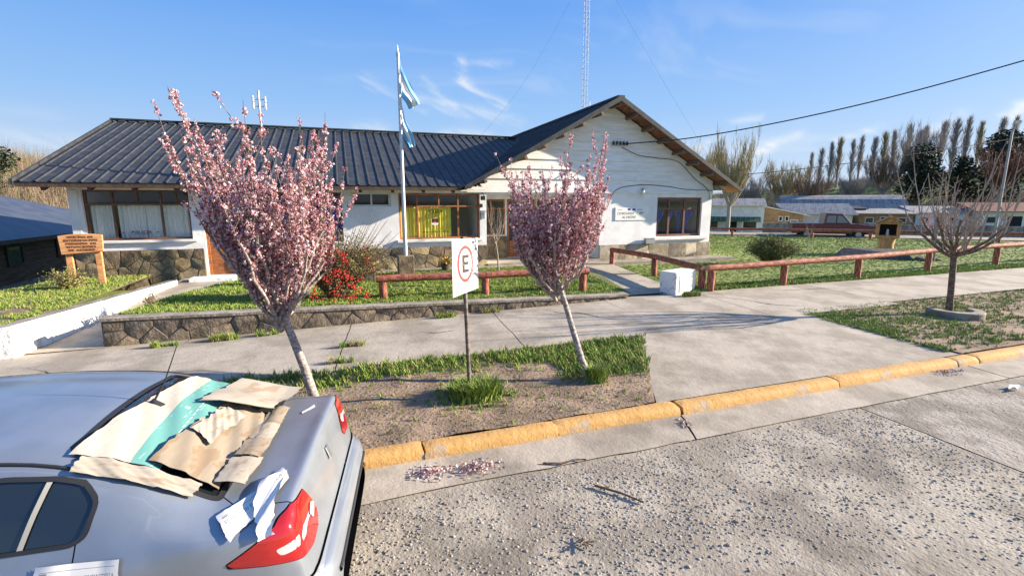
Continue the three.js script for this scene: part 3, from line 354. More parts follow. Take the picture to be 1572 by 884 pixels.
{
  const H = thing('police_station', 'long white single-storey building with dark ribbed metal roof and big gable end', 'building', [0, 0, 0]);
  const XL = -6.72, XV = 4.6, XR = 13.96, ZB = -27;
  // left wing front wall
  const W1 = [-6.44, -4.02, 1.47, 2.82], D1 = [-3.72, -2.62, 0.42, 2.62], W2 = [-2.35, 0.0, 1.3, 2.78], W3 = [0.28, 1.46, 2.36, 2.79], W4 = [1.7, 4.37, 1.3, 2.78];
  mesh('wall', wallHoles(XL, XV, 0.2, 2.98, [W1, D1, W2, W3, W4], WZ - 0.25, WZ), M.plaster, H);
  mesh('wall', bx(XL, XL + 0.25, 0.0, 2.98, ZB, WZ - 0.252), M.plaster, H);
  mesh('wall', bx(XV - 0.25, XV, 0.2, 2.98, -17.45, WZ - 0.252), M.plaster, H);
  mesh('wall', bx(XL + 0.25, XR - 0.25, 0.0, 2.98, ZB, ZB + 0.25), M.plaster, H);
  // gable front: plaster below, white boards above
  const G1 = [11.4, 13.5, 1.17, 2.67], P1 = [XV + 0.03, 8.93, 0.1, 2.75];
  { const s = new THREE.Shape(); s.moveTo(8.93, 0.2); s.lineTo(XR, 0.2); s.lineTo(XR, 2.82); s.lineTo(XV + 0.002, 2.82); s.lineTo(XV + 0.002, 2.75); s.lineTo(8.93, 2.75); s.closePath(); const h = new THREE.Path(); h.moveTo(G1[0], G1[2]); h.lineTo(G1[0], G1[3]); h.lineTo(G1[1], G1[3]); h.lineTo(G1[1], G1[2]); h.closePath(); s.holes.push(h); const g = new THREE.ExtrudeGeometry(s, { depth: 0.25, bevelEnabled: false }); g.translate(0, 0, WZ - 0.25); mesh('wall', boxUV(g), M.plaster, H); }
  mesh('wall', bx(XR - 0.25, XR, 0.0, 2.98, ZB, WZ - 0.252), M.plaster, H);
  mesh('wall', bx(8.93, 9.15, 0.2, 2.75, -17.45, WZ - 0.252), M.plaster, H);
  const AX = 9.2, AY = 6.02, SL = 0.555, rakeY = (x) => AY - SL * Math.abs(x - AX);
  const boardYs = [2.82, 3.28, 3.62, 3.95, 4.28, 4.59, 4.91, 5.24, 5.55, 5.85];
  boardYs.forEach((y0, i) => { const y1 = i < 9 ? boardYs[i + 1] : 5.98, h0 = (AY - 0.12 - y0) / SL, h1 = Math.max(0.02, (AY - 0.12 - y1) / SL); const L0 = Math.max(AX - h0, 3.9), R0_ = Math.min(AX + h0, XR), L1 = Math.max(AX - h1, 3.9), R1 = Math.min(AX + h1, XR), z = WZ + 0.005, p = 0.05; mesh('board', poly3([[L0, y0, z + p], [R0_, y0, z + p], [R1, y1, z + 0.006], [L1, y1, z + 0.006], [L0, y0, z - 0.2], [R0_, y0, z - 0.2], [R1, y1, z - 0.2], [L1, y1, z - 0.2]], [[0, 1, 2, 3], [4, 5, 1, 0], [5, 6, 2, 1], [7, 4, 0, 3], [5, 4, 7, 6]]), M.board, H); });
  // stone plinth
  const dado = (x0, x1, y0, y1, z, size, mats, seed, aspect, o = {}) => { const d = new THREE.Group(); d.name = 'plinth'; H.add(d); mesh('mortar', bx(x0, x1, y0, y1, z, z + 0.05), mats === M.stonePale ? M.stonePale[1] : M.mortar, d); stones(d, [[x0, y0], [x1, y0], [x1, y1], [x0, y1]], size, (s, t, q) => [s, t, z + 0.05 + q], mats, seed, { aspect, proud: 0.013, joint: 0.007, ...o }); return d; };
  dado(XL - 0.02, D1[0] - 0.06, 0.1, 1.2, WZ, 0.27, M.stone, 5, 1.15); dado(D1[1] + 0.06, XV, 0.1, 1.06, WZ, 0.28, M.stone, 6, 1.2);
  dado(8.93, XR + 0.02, 0.1, 0.92, WZ, 0.4, M.stonePale, 7, 1.35, { joint: 0.004, proud: 0.005 });
  // sills and the white band under the first window
  mesh('sill', [chamfer(XL, W1[1] + 0.12, 1.4, 1.475, WZ + 0.001, WZ + 0.09, 0.01)], M.trim, H); mesh('sill', chamfer(W2[0] - 0.06, W2[1] + 0.06, 1.22, 1.3, WZ + 0.001, WZ + 0.1, 0.01), M.trim, H); mesh('sill', chamfer(W4[0] - 0.08, W4[1] + 0.07, 1.21, 1.3, WZ + 0.001, WZ + 0.1, 0.01), M.trim, H); mesh('sill', chamfer(G1[0] - 0.16, G1[1] + 0.3, 1.04, 1.17, WZ + 0.001, WZ + 0.12, 0.015), M.trim, H);
  mesh('cornice', chamfer(XL, XV - 0.02, 2.84, 2.93, WZ + 0.001, WZ + 0.05, 0.008), M.trim, H);
  mesh('corner_trim', chamfer(XL, XL + 0.2, 1.48, 2.82, WZ + 0.001, WZ + 0.03, 0.008), M.trim, H);
  // windows
  const letter = (w, h, draw) => canvasMat(w, h, draw, { transparent: true, alphaTest: 0.4, side: THREE.DoubleSide });
  const a = windowUnit(H, ...W1, WZ, { xs: [-5.82, -4.72], bar: 2.44, m: M.frameDark, half: [[-5.25, 2.47, 2.77], [-4.35, 2.47, 2.77]] });
  curtain(a, -6.38, -5.9, 1.5, 2.42, WZ - 0.28, M.curtWhite, 5); curtain(a, -5.78, -5.16, 1.5, 2.42, WZ - 0.29, M.curtWhite, 6); curtain(a, -5.14, -4.08, 1.5, 2.42, WZ - 0.28, M.curtWhite, 9);
  const text = (parent, w, h, x, y, z, draw, pw, ph, name = 'lettering') => { const g = new THREE.PlaneGeometry(w, h); g.translate(x, y, z); return mesh(name, g, letter(pw, ph, draw), parent); };
  text(a, 1.0, 0.16, -5.27, 1.68, WZ - 0.125, (g, w, h) => { g.fillStyle = '#15201a'; g.font = 'italic bold 62px sans-serif'; g.textAlign = 'center'; g.fillText('POLICIA', w / 2, 66); g.fillRect(w * 0.27, 76, w * 0.5, 5); g.beginPath(); g.moveTo(30, 46); g.lineTo(60, 36); g.lineTo(60, 56); g.fill(); g.beginPath(); g.moveTo(w - 30, 46); g.lineTo(w - 60, 36); g.lineTo(w - 60, 56); g.fill(); }, 512, 90);
  const b = windowUnit(H, ...W2, WZ, { xs: [-1.75, -1.15, -0.55], bar: 2.42, m: M.frameDark }); curtain(b, -2.28, -0.05, 1.34, 2.7, WZ - 0.3, M.curtBlue, 16);
  windowUnit(H, ...W3, WZ, { xs: [0.88], m: M.trim, t: 0.055 });
  const c = windowUnit(H, ...W4, WZ, { xs: [2.3, 3.64], bar: 2.36, half: [[3.0, 2.39, 2.72]] });
  curtain(c, 1.76, 2.27, 1.36, 2.33, WZ - 0.2, M.curtYellow, 5); curtain(c, 2.33, 3.42, 1.36, 2.33, WZ - 0.2, M.curtYellow, 11);
  text(c, 0.62, 0.13, 2.87, 2.2, WZ - 0.125, (g, w, h) => { g.fillStyle = '#0b0d0a'; g.font = 'italic bold 84px sans-serif'; g.textAlign = 'center'; g.fillText('POLICIA', w / 2, 80); g.fillRect(w * 0.12, 92, w * 0.76, 5); }, 420, 106);
  text(c, 0.34, 0.36, 2.87, 1.88, WZ - 0.125, (g, w, h) => { g.fillStyle = '#caa53a'; g.beginPath(); g.arc(80, 36, 24, 3.14, 0); g.fill(); g.fillRect(50, 34, 60, 14); g.fillStyle = '#14121f'; g.beginPath(); g.moveTo(28, 48); g.lineTo(132, 48); g.lineTo(126, 100); g.lineTo(80, 134); g.lineTo(34, 100); g.fill(); g.fillStyle = '#8e2244'; g.beginPath(); g.arc(80, 88, 22, 0, 7); g.fill(); g.fillStyle = '#f0ece4'; g.beginPath(); g.ellipse(80, 124, 56, 20, 0, 0, 7); g.fill(); g.fillStyle = '#8e2244'; g.fillRect(50, 112, 60, 7); }, 160, 168);
  text(c, 1.08, 0.08, 2.87, 1.53, WZ - 0.125, (g, w, h) => { g.fillStyle = '#10140c'; g.font = 'bold 40px sans-serif'; g.textAlign = 'center'; g.fillText('COMISARIA DE ALUMINE', w / 2, 40); }, 560, 52);
  const gw = windowUnit(H, ...G1, WZ, { xs: [11.93, 12.08, 12.68, 12.83].filter((_, i) => i % 2 === 0).map((x, i) => [12.02, 12.74][i]), bar: 2.25, m: M.frameDark, t: 0.09 });
  curtain(gw, 11.5, 11.98, 1.28, 2.2, WZ - 0.3, M.curtBlue, 5, -1); curtain(gw, 12.08, 12.4, 1.28, 2.2, WZ - 0.31, M.curtBlue, 4, -1); curtain(gw, 12.42, 12.72, 1.28, 2.2, WZ - 0.3, M.curtBlue, 4, 1); curtain(gw, 12.8, 13.4, 1.28, 2.2, WZ - 0.31, M.curtBlue, 6, -1);
  // side door on the left wing
  { const d = new THREE.Group(); d.name = 'door'; H.add(d); mesh('frame', [bx(D1[0], D1[0] + 0.08, 0.42, 2.62, WZ - 0.2, WZ - 0.06), bx(D1[1] - 0.08, D1[1], 0.42, 2.62, WZ - 0.2, WZ - 0.06), bx(D1[0] + 0.08, D1[1] - 0.08, 2.52, 2.62, WZ - 0.2, WZ - 0.06)], M.frame, d); mesh('leaf', chamfer(D1[0] + 0.085, D1[1] - 0.085, 0.43, 2.51, WZ - 0.17, WZ - 0.11, 0.006), M.frame, d); mesh('handle', rod(V(-2.82, 1.38, WZ - 0.08), V(-2.95, 1.38, WZ - 0.08), 0.012), M.galv, d); }
  // porch: floor, ceiling, glazed timber front set back
  mesh('porch_floor', [bx(XV, 8.93, 0.1, 0.42, -17.3, WZ + 0.12)], M.concrete, H); mesh('porch_ceiling', bx(XV, 8.93, 2.752, 2.82, -17.3, WZ - 0.252), M.plaster, H);
  { const zp = -17.3; mesh('wall', wallHoles(XV, 8.93, 0.42, 2.75, [[4.75, 5.75, 1.28, 2.6], [5.82, 6.95, 0.43, 2.6], [7.02, 8.8, 1.28, 2.6]], zp - 0.2, zp), M.plaster, H); windowUnit(H, 4.75, 5.75, 1.28, 2.6, zp + 0.07, { xs: [5.2], bar: 2.26 }); windowUnit(H, 7.02, 8.8, 1.28, 2.6, zp + 0.07, { xs: [7.6, 8.2], bar: 2.26 }); const d = windowUnit(H, 5.82, 6.95, 0.43, 2.6, zp + 0.07, { xs: [6.4], bar: 2.26, t: 0.1 }); d.name = 'door'; mesh('rail', bx(5.93, 6.84, 0.55, 1.05, zp - 0.09, zp - 0.03), M.frame, d); dado(XV + 0.01, 5.8, 0.42, 1.24, zp, 0.36, M.stone, 8, 1.1); dado(6.98, 8.92, 0.42, 1.24, zp, 0.36, M.stone, 9, 1.1); }
  // inside: floor, back partitions, so rooms are dark
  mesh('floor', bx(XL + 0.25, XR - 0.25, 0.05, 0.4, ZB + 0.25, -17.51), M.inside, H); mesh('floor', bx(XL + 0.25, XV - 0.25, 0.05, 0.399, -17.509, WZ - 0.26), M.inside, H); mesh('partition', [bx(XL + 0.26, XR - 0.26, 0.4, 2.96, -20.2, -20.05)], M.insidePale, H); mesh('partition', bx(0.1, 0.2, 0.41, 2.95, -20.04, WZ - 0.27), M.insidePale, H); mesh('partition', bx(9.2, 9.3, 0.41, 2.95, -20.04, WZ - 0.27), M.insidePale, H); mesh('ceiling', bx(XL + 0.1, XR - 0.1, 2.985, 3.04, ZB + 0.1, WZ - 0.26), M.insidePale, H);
  // ---- roofs
  const RX = -7.45, RY = 5.3, RZ = -21.3, sl = Math.atan2(RY - 2.98, EZ - RZ), wl = Math.hypot(RY - 2.98, EZ - RZ);
  const roof = new THREE.Group(); roof.name = 'roof'; H.add(roof);
  const bigPitch = 0.3, bw = 0.9, protos = {};
  const place = (len, x, y, z, ry, rx) => { const k = len.toFixed(2); protos[k] = protos[k] || prep(ribbed(bw, len, bigPitch)); const o = shade(new THREE.Mesh(protos[k], M.roof)); o.name = 'roof_sheet'; o.rotation.order = 'YXZ'; o.position.set(x, y, z); o.rotation.set(rx, ry, 0); roof.add(o); };
  for (let i = 0; i < 17; i++) {                 // front slope of the wing; beyond x = 3.6 the sheets start at the valley
    const x0 = RX + i * bw, valley = x0 + 0.1 > 3.6 - bw * 0.9; let start = 0;
    if (x0 + bw > 3.65) { const gy = AY - SL * (AX - Math.max(x0, 3.65)); start = Math.min(wl - 0.3, Math.max(0.82 / Math.cos(sl), (gy - 2.98) / Math.sin(sl) - 0.35)); if (x0 < 3.65) start = 0; }
    const y = 2.98 + start * Math.sin(sl), z = EZ - start * Math.cos(sl);
    place(wl - start, x0 + bw, y, z, Math.PI, -sl);
  }
  for (let i = 0; i < 17; i++) place(wl, RX + i * bw, 2.98, RZ - (EZ - RZ), 0, -sl);
  mesh('ridge_cap', at(bx(RX, 7.6, -0.02, 0.03, -0.16, 0.16), 0, RY + 0.05, RZ), M.roof, roof);
  mesh('verge_trim', [poly3([[RX - 0.02, 2.9, EZ + 0.02], [RX - 0.02, 3.05, EZ + 0.02], [RX - 0.02, RY + 0.08, RZ], [RX - 0.02, RY - 0.1, RZ], [RX + 0.03, 2.9, EZ + 0.02], [RX + 0.03, 3.05, EZ + 0.02], [RX + 0.03, RY + 0.08, RZ], [RX + 0.03, RY - 0.1, RZ]], [[0, 1, 2, 3], [7, 6, 5, 4], [1, 5, 6, 2], [0, 4, 5, 1], [3, 2, 6, 7], [4, 0, 3, 7]])], M.roof, roof);
  mesh('fascia', bx(RX + 0.04, 3.6, 2.86, 2.955, EZ - 0.05, EZ - 0.025), M.fascia, roof);
  mesh('wing_gable', poly3([[XL + 0.02, 2.97, WZ - 0.1], [XL + 0.02, RY - 0.12, RZ], [XL + 0.02, 2.97, ZB + 0.1], [XL + 0.22, 2.97, WZ - 0.1], [XL + 0.22, RY - 0.12, RZ], [XL + 0.22, 2.97, ZB + 0.1]], [[0, 1, 2], [5, 4, 3], [0, 3, 4, 1], [1, 4, 5, 2]]), M.board, H);
  for (let i = 0; i < 12; i++) { const x = -6.9 + i * 0.93; const g = bx(-0.045, 0.045, -0.13, 0, 0, 0.86); g.rotateX(sl); mesh('rafter_tail', at(g, x, 2.90 + 0.3, EZ - 0.84), M.fascia, roof); }
  mesh('eaves_board', poly3([[RX + 0.03, 2.965, EZ - 0.02], [3.65, 2.965, EZ - 0.02], [3.65, 2.965 + 0.78 * Math.tan(sl), EZ - 0.8], [RX + 0.03, 2.965 + 0.78 * Math.tan(sl), EZ - 0.8], [RX + 0.03, 2.95, EZ - 0.02], [3.65, 2.95, EZ - 0.02], [3.65, 2.95 + 0.78 * Math.tan(sl), EZ - 0.8], [RX + 0.03, 2.95 + 0.78 * Math.tan(sl), EZ - 0.8]], [[7, 6, 5, 4], [0, 1, 2, 3], [4, 5, 1, 0]]), M.rafter, roof);
  // gable roof: sheets run from each eave up to the ridge
  const ga = Math.atan(SL), gl = 5.5 / Math.cos(ga) + 0.02, nS = 13;
  for (let i = 0; i < nS; i++) { const z1 = EZ - i * bw; place(gl, 3.7, AY - SL * 5.5, z1, Math.PI / 2, -ga); place(gl, 14.7, AY - SL * 5.5, z1 - bw, -Math.PI / 2, -ga); }
  mesh('ridge_cap', bx(AX - 0.13, AX + 0.13, AY - 0.02, AY + 0.05, ZB + 0.2, EZ + 0.02), M.roof, roof);
  const rake = (sgn) => { const e = AX + sgn * 5.52, y = AY - SL * 5.52, v = (x, yy, z) => [x, yy, z]; const A = [v(AX, AY + 0.045, EZ + 0.03), v(e, y + 0.045, EZ + 0.03), v(e, y - 0.1, EZ + 0.03), v(AX, AY - 0.13, EZ + 0.03)], B = A.map((p) => [p[0], p[1], EZ]); return poly3([...A, ...B], [sgn > 0 ? [3, 2, 1, 0] : [0, 1, 2, 3], sgn > 0 ? [4, 5, 6, 7] : [7, 6, 5, 4], [0, 1, 5, 4], [3, 7, 6, 2], [1, 2, 6, 5]]); };
  mesh('rake_board', rake(1), M.roof, roof); mesh('rake_board', rake(-1), M.roof, roof);
  for (const sgn of [-1, 1]) for (let i = 0; i < 8; i++) {
    const d0 = 0.05 + i * 0.69, d1 = d0 + 0.66, yy = (d) => AY - SL * d - 0.05, x = (d) => AX + sgn * d, zz = [EZ - 0.01, WZ - 0.02];
    mesh('soffit_board', poly3([[x(d0), yy(d0), zz[0]], [x(d1), yy(d1), zz[0]], [x(d1), yy(d1), zz[1]], [x(d0), yy(d0), zz[1]], [x(d0), yy(d0) - 0.02, zz[0]], [x(d1), yy(d1) - 0.02, zz[0]], [x(d1), yy(d1) - 0.02, zz[1]], [x(d0), yy(d0) - 0.02, zz[1]]], [[0, 1, 2, 3], [7, 6, 5, 4], [4, 5, 1, 0]]), M.soffit, roof);
    if (i) { const d = d0 - 0.015; mesh('outlooker', at(chamfer(-0.05, 0.05, -0.16, 0, WZ - 0.05, EZ - 0.05, 0.008), x(d), yy(d) - 0.02, 0, 0, 0, -sgn * ga), M.rafter, roof); }
  }
  mesh('outlooker', chamfer(AX - 0.06, AX + 0.06, AY - 0.27, AY - 0.1, WZ - 0.05, EZ - 0.04, 0.008), M.rafter, roof);
  // ---- things fixed to the front
  const plate = thing('name_plate', 'white name plate with black lettering and blue squares on the gable wall', 'sign', [10.22, 2.06, WZ + 0.02]);
  mesh('plate', bx(-0.66, 0.66, -0.24, 0.24, -0.018, 0.004), M.trim, plate);
  { const g = panel(1.31, 0.47); g.translate(0, 0, 0.008); mesh('lettering', g, canvasMat(660, 240, (k, w, h) => { k.fillStyle = '#e9e9e6'; k.fillRect(0, 0, w, h); k.fillStyle = '#3a4148'; k.font = 'bold 24px sans-serif'; k.fillText('\u25c6  POLICIA', 26, 48); k.fillText('NEUQUEN  \u25c6', 470, 48); k.fillStyle = '#3c3d9c'; k.fillRect(262, 18, 62, 40); k.fillRect(366, 18, 62, 40); k.fillStyle = '#1c2024'; k.font = 'italic bold 66px sans-serif'; k.fillText('COMISARIA', 30, 134); k.fillText('25\u00aa', 510, 130); k.fillText('ALUMINE', 140, 206); }), plate); }
  const meter = thing('meter_box', 'small grey meter box on the gable wall below the name plate', 'box', [11.02, 0.93, WZ + 0.06]); mesh('case', chamfer(-0.2, 0.2, 0, 0.2, 0, 0.16, 0.012), M.galv, meter); mesh('lid', chamfer(-0.21, 0.21, 0.2, 0.225, -0.005, 0.175, 0.008), M.steel, meter);
  const lamp = thing('wall_lamp', 'small bare lamp on bracket with loose wires high on gable wall', 'lamp', [10.6, 2.96, WZ + 0.03]); mesh('bracket', [rod(V(0, 0, 0), V(0, 0.02, 0.18), 0.015), rod(V(0, 0.02, 0.18), V(0, -0.05, 0.18), 0.03, 0.05)], M.galv, lamp); { const g = new THREE.SphereGeometry(0.055, 12, 8); g.translate(0, -0.09, 0.18); mesh('bulb', g, M.trim, lamp); const r = rng(5); mesh('loose_wire', Array.from({ length: 7 }, () => { const A = rr(r, 0, 6.28), l = rr(r, 0.12, 0.26); return limb([V(0, 0, 0.12), V(Math.cos(A) * l * 0.6, Math.sin(A) * l * 0.5, 0.14), V(Math.cos(A) * l, Math.sin(A) * l - 0.06, 0.1)], [0.004, 0.004, 0.003], 4); }), M.wire, lamp); }
  const spot = thing('wall_spotlight', 'small black spotlight and fuse boxes at the corner beside the porch', 'lamp', [4.42, 2.5, WZ + 0.03]); mesh('arm', [rod(V(0, 0.28, 0), V(0, 0.3, 0.16), 0.012), rod(V(0, 0.3, 0.16), V(0.02, 0.2, 0.2), 0.012)], M.wire, spot); mesh('head', chamfer(-0.06, 0.07, 0.06, 0.2, 0.1, 0.24, 0.012), M.dark, spot); mesh('fuse_box', chamfer(-0.07, 0.03, -0.18, -0.06, -0.02, 0.05, 0.008), M.dark, spot); mesh('meter', chamfer(-0.04, 0.1, -0.55, -0.28, -0.02, 0.06, 0.008), M.galv, spot);
  const insu = thing('wire_bracket', 'dark bracket of insulators high on the gable boards where wires meet', 'bracket', [9.6, 4.53, WZ + 0.04]); mesh('arm', [bx(-0.32, 0.32, -0.02, 0.02, 0.06, 0.1)], M.galv, insu); for (let i = 0; i < 5; i++) { const g = new THREE.CylinderGeometry(0.035, 0.045, 0.13, 8); g.translate(-0.28 + i * 0.14, 0.05, 0.09); mesh('insulator', g, M.fascia, insu); }
  const cable = (name, label, pts, r) => { const c = new THREE.CatmullRomCurve3(pts.map((p) => V(...p))); return tag(mesh(name, new THREE.TubeGeometry(c, 60, r, 5), M.wire, scene, true), label, 'cable'); };
  cable('wall_cable', 'thin dark cable looping across the gable wall above the window', [[9.2, 2.3, WZ + 0.04], [9.5, 2.9, WZ + 0.05], [10.5, 3.12, WZ + 0.05], [11.8, 3.08, WZ + 0.05], [12.6, 2.98, WZ + 0.05], [13.9, 2.95, WZ + 0.05]], 0.012);
  cable('wall_cable', 'dark cable sagging down the gable boards beside the right eave', [[9.7, 4.45, WZ + 0.08], [10.4, 4.2, WZ + 0.08], [11.2, 4.12, WZ + 0.07], [12.2, 4.0, WZ + 0.06], [13.0, 3.4, WZ + 0.06], [13.7, 2.95, WZ + 0.05], [13.8, 2.6, WZ + 0.05]], 0.011);
  cable('overhead_wire', 'thick black overhead wire crossing the sky from the gable to the right', [[9.7, 4.55, WZ + 0.14], [11.2, 4.4, -12.8], [11.8, 4.62, -9.6], [9.6, 4.45, -5.6], [6.1, 3.85, -2.9]].map((p, i) => [[9.7, 4.55, WZ + 0.14], [11.8, 4.72, -14.4], [15.1, 5.4, -11.5], [18.5, 6.44, -9], [23, 8.1, -5.7]][i]), 0.02);
  cable('overhead_wire', 'thin wire strung low before the far poplars', [[17, 3.7, -32], [34, 5.0, -30], [52, 7.4, -27], [70, 10.5, -24]], 0.03);
  // antenna on the wing roof, lattice mast behind
  const an = thing('roof_antenna', 'short white antenna mast with folded dipoles on the dark wing roof', 'antenna', [-2.65, 5.0, -20.6]); mesh('mast', rod(V(0, -0.2, 0), V(0, 1.5, 0), 0.035), M.steel, an); for (const [y, s] of [[0.95, 1], [1.2, -1]]) for (const k of [-1, 1]) { mesh('dipole', [rod(V(0, y, 0), V(0.22 * k, y, 0), 0.022), chamfer(0.2 * k - 0.035, 0.2 * k + 0.035, y - 0.1, y + 0.12, -0.035, 0.035, 0.01)], M.steel, an); }
  const mast = thing('radio_mast', 'tall thin lattice radio mast rising behind the gable', 'mast', [13.75, 0.2, -26.6]); { const e = 0.17, c = [V(e, 0, 0), V(-e / 2, 0, e * 0.87), V(-e / 2, 0, -e * 0.87)], T = 24; mesh('leg', rod(c[0], c[0].clone().setY(T), 0.01, 0.01, 6), M.galv, mast); mesh('leg', rod(c[1], c[1].clone().setY(T), 0.01, 0.01, 6), M.galv, mast); mesh('leg', rod(c[2], c[2].clone().setY(T), 0.01, 0.01, 6), M.galv, mast); const br = []; for (let y = 0; y < T - 0.3; y += 0.3) for (let k = 0; k < 3; k++) { const p = c[k].clone(), q = c[(k + 1) % 3].clone(); p.y = y; q.y = y + 0.3; br.push(rod(p, q, 0.004, 0.004, 4, false)); q.y = y; br.push(rod(p, q, 0.004, 0.004, 4, false)); } mesh('bracing', br, M.galv, mast); mesh('whip', rod(V(0.35, 7, 0), V(0.35, 8.1, 0), 0.02), M.steel, mast); }
  cable('guy_wire', 'thin guy wire slanting from radio mast down past right roof edge', [[13.9, 16, -26.6], [18.5, 8.2, -24.5], [22.5, 1.6, -22.6]], 0.004); cable('guy_wire', 'thin guy wire slanting from the radio mast down to the left', [[13.6, 15, -26.6], [9, 8.2, -24.8], [5.6, 4.6, -23.6]], 0.004);
}
// ---------------------------------------------------------------- walls, fences, signs in the yard
{
  const wallT = (x) => lerp(0.58, 0.36, clamp((x + 4) / 9.8));
  const rw = thing('retaining_wall', 'long low dark stone retaining wall along the pavement below the front lawn', 'wall');
  const n = 20, top = steps(-3.95, 6.3, n);
  const core = []; for (let i = 0; i < n; i++) { const a = top[i], b = top[i + 1]; core.push(poly3([[a, 0, -9.76], [b, 0, -9.76], [b, wallT(b) - 0.045, -9.76], [a, wallT(a) - 0.045, -9.76], [a, 0, -9.96], [b, 0, -9.96], [b, wallT(b) - 0.045, -9.96], [a, wallT(a) - 0.045, -9.96]], [[0, 1, 2, 3], [3, 2, 6, 7], ...(i ? [] : [[4, 0, 3, 7]]), ...(i === n - 1 ? [[1, 5, 6, 2]] : [])])); }
  mesh('mortar', core, M.mortar, rw);
  mesh('cap', sheet((u, v) => { const x = lerp(-3.97, 6.32, u); return [x, wallT(x) - 0.012 * (v === 0 || v === 1 ? 1 : 0) + 0.014 * nz(x, v, 5, 50), lerp(-9.71, -9.98, v) + 0.012 * nz(x, v * 4, 4, 51)]; }, steps(0, 1, 120), [0, 0.12, 0.5, 0.88, 1]), M.concreteOld, rw);
  mesh('cap_edge', sheet((u, v) => { const x = lerp(-3.97, 6.32, u); return [x, wallT(x) - 0.012 - 0.05 * v + 0.014 * nz(x, 0, 5, 50), -9.71 + 0.012 * nz(x, 0, 4, 51) - 0.012 * v]; }, steps(0, 1, 120), [0, 1]), M.concreteOld, rw);
  stones(rw, [[-3.95, 0.02], [6.3, 0.18], [6.3, wallT(6.3) - 0.05], [-3.95, wallT(-3.95) - 0.05]], 0.24, (s, t, d) => [s, t, -9.76 + d], M.stoneDark, 61, { aspect: 1.35, proud: 0.016, joint: 0.004 });
  stones(rw, [[0, 0.02], [0.2, 0.02], [0.2, 0.5], [0, 0.5]], 0.22, (s, t, d) => [-3.95 - d, t, -9.96 + s], M.stoneDark, 62, { proud: 0.02, joint: 0.006 });
  const lw = thing('stone_wall', 'short dark stone wall left of the white wall below the grass bank', 'wall');
  mesh('mortar', bx(-24, -5.12, -0.05, 0.47, -9.8, -9.6), M.mortar, lw); mesh('cap', chamfer(-24, -5.1, 0.47, 0.53, -9.82, -9.57, 0.012), M.concreteOld, lw);
  stones(lw, [[-12, 0.0], [-5.12, 0.0], [-5.12, 0.47], [-12, 0.47]], 0.25, (s, t, d) => [s, t, -9.6 + d], M.stoneDark, 63, { aspect: 1.3, proud: 0.016, joint: 0.004 });
  const ww = thing('white_wall', 'low whitewashed wall beside the sloping side path', 'wall');
  const P = (v) => [lerp(-5.06, -4.12, v), lerp(-9.54, -14.4, v)], tp = (v) => lerp(0.57, 0.52, v);
  mesh('wall', [sheet((u, v) => { const [x, z] = P(u); return [x + 0.012 * nz(u * 9, v * 3, 1, 52), lerp(-0.02, tp(u), v), z]; }, steps(0, 1, 40), steps(0, 1, 6)), poly3([[-5.06, -0.02, -9.54], [-5.06, 0.57, -9.54], [-5.24, 0.57, -9.53], [-5.24, -0.02, -9.53]], [[0, 1, 2, 3]])], M.whitewash, ww);
  mesh('cap', sheet((u, v) => { const [x, z] = P(u); return [x + 0.02 - 0.21 * v, tp(u) + 0.006 + 0.012 * nz(u * 20, v, 1, 53), z]; }, steps(0, 1, 40), [0, 1]), M.concreteOld, ww);
  const step = thing('door_step', 'low white painted step at the upper end of the side path', 'step', [-3.4, 0.36, -14.9]); mesh('block', chamfer(-0.55, 0.5, 0, 0.13, -0.3, 0.2, 0.015), M.whitewash, step);
  const pw = thing('planter_wall', 'brown stone planter wall in front of the wing behind the red bush', 'wall', [0.1, 0.33, -13.2]); mesh('mortar', bx(-1.6, 0.62, 0, 0.66, -0.35, 0), M.mortar, pw); mesh('cap', chamfer(-1.62, 0.64, 0.66, 0.7, -0.37, 0.03, 0.01), M.concreteOld, pw); stones(pw, [[-1.6, 0], [0.62, 0], [0.62, 0.66], [-1.6, 0.66]], 0.3, (s, t, d) => [s, t, d], M.stone, 64, { proud: 0.018, joint: 0.008, aspect: 1.2 });

  // log fences
  const logs = (pts, r, seed) => { const q = rng(seed), C = new THREE.CatmullRomCurve3(pts), L = C.getLength(), k = Math.max(4, Math.ceil(L / 0.16)), p = C.getSpacedPoints(k); return limb(p, p.map((_, i) => r * (1 + rr(q, -0.05, 0.05)) * (i % 7 === 3 ? 1.06 : 1)), 12); };
  const disc = (c, d, r) => { const g = new THREE.CircleGeometry(r, 12); g.applyQuaternion(new THREE.Quaternion().setFromUnitVectors(V(0, 0, 1), d)); g.translate(c.x, c.y, c.z); return g; };
  function logFence(label, posts, y0, tops, seed, over = 0.14) {
    const f = thing('log_fence', label, 'fence', [0, 0, 0], 0, 'red brown log fences');
    posts.forEach(([x, z], i) => { const b = V(x, y0(x, z) - 0.1, z), t = V(x + rr(R0, -0.02, 0.02), tops[i] - 0.05, z); mesh('post', [logs([b, t], 0.088, seed + i), disc(t, V(0, 1, 0), 0.088)], M.log, f); });
    for (let i = 0; i < posts.length - 1; i++) { const a = V(posts[i][0], tops[i] + 0.02, posts[i][1]), b = V(posts[i + 1][0], tops[i + 1] + 0.02, posts[i + 1][1]), d = b.clone().sub(a).normalize(); if (i === 0) a.addScaledVector(d, -over); if (i === posts.length - 2) b.addScaledVector(d, over); const m = a.clone().lerp(b, 0.5); m.y += rr(R0, -0.015, 0.02); mesh('rail', logs([a, m, b], 0.082, seed * 7 + i), M.log, f); mesh('rail_end', [disc(a.clone().addScaledVector(d, -0.002), d.clone().negate(), 0.082), disc(b.clone().addScaledVector(d, 0.002), d, 0.082)], M.logEnd, f); }
    return f;
  }
  logFence('log fence on the front lawn behind the parking sign', [[0.74, -10.62], [3.0, -10.48], [5.45, -10.4]], yardY, [0.85, 0.84, 0.82], 3);
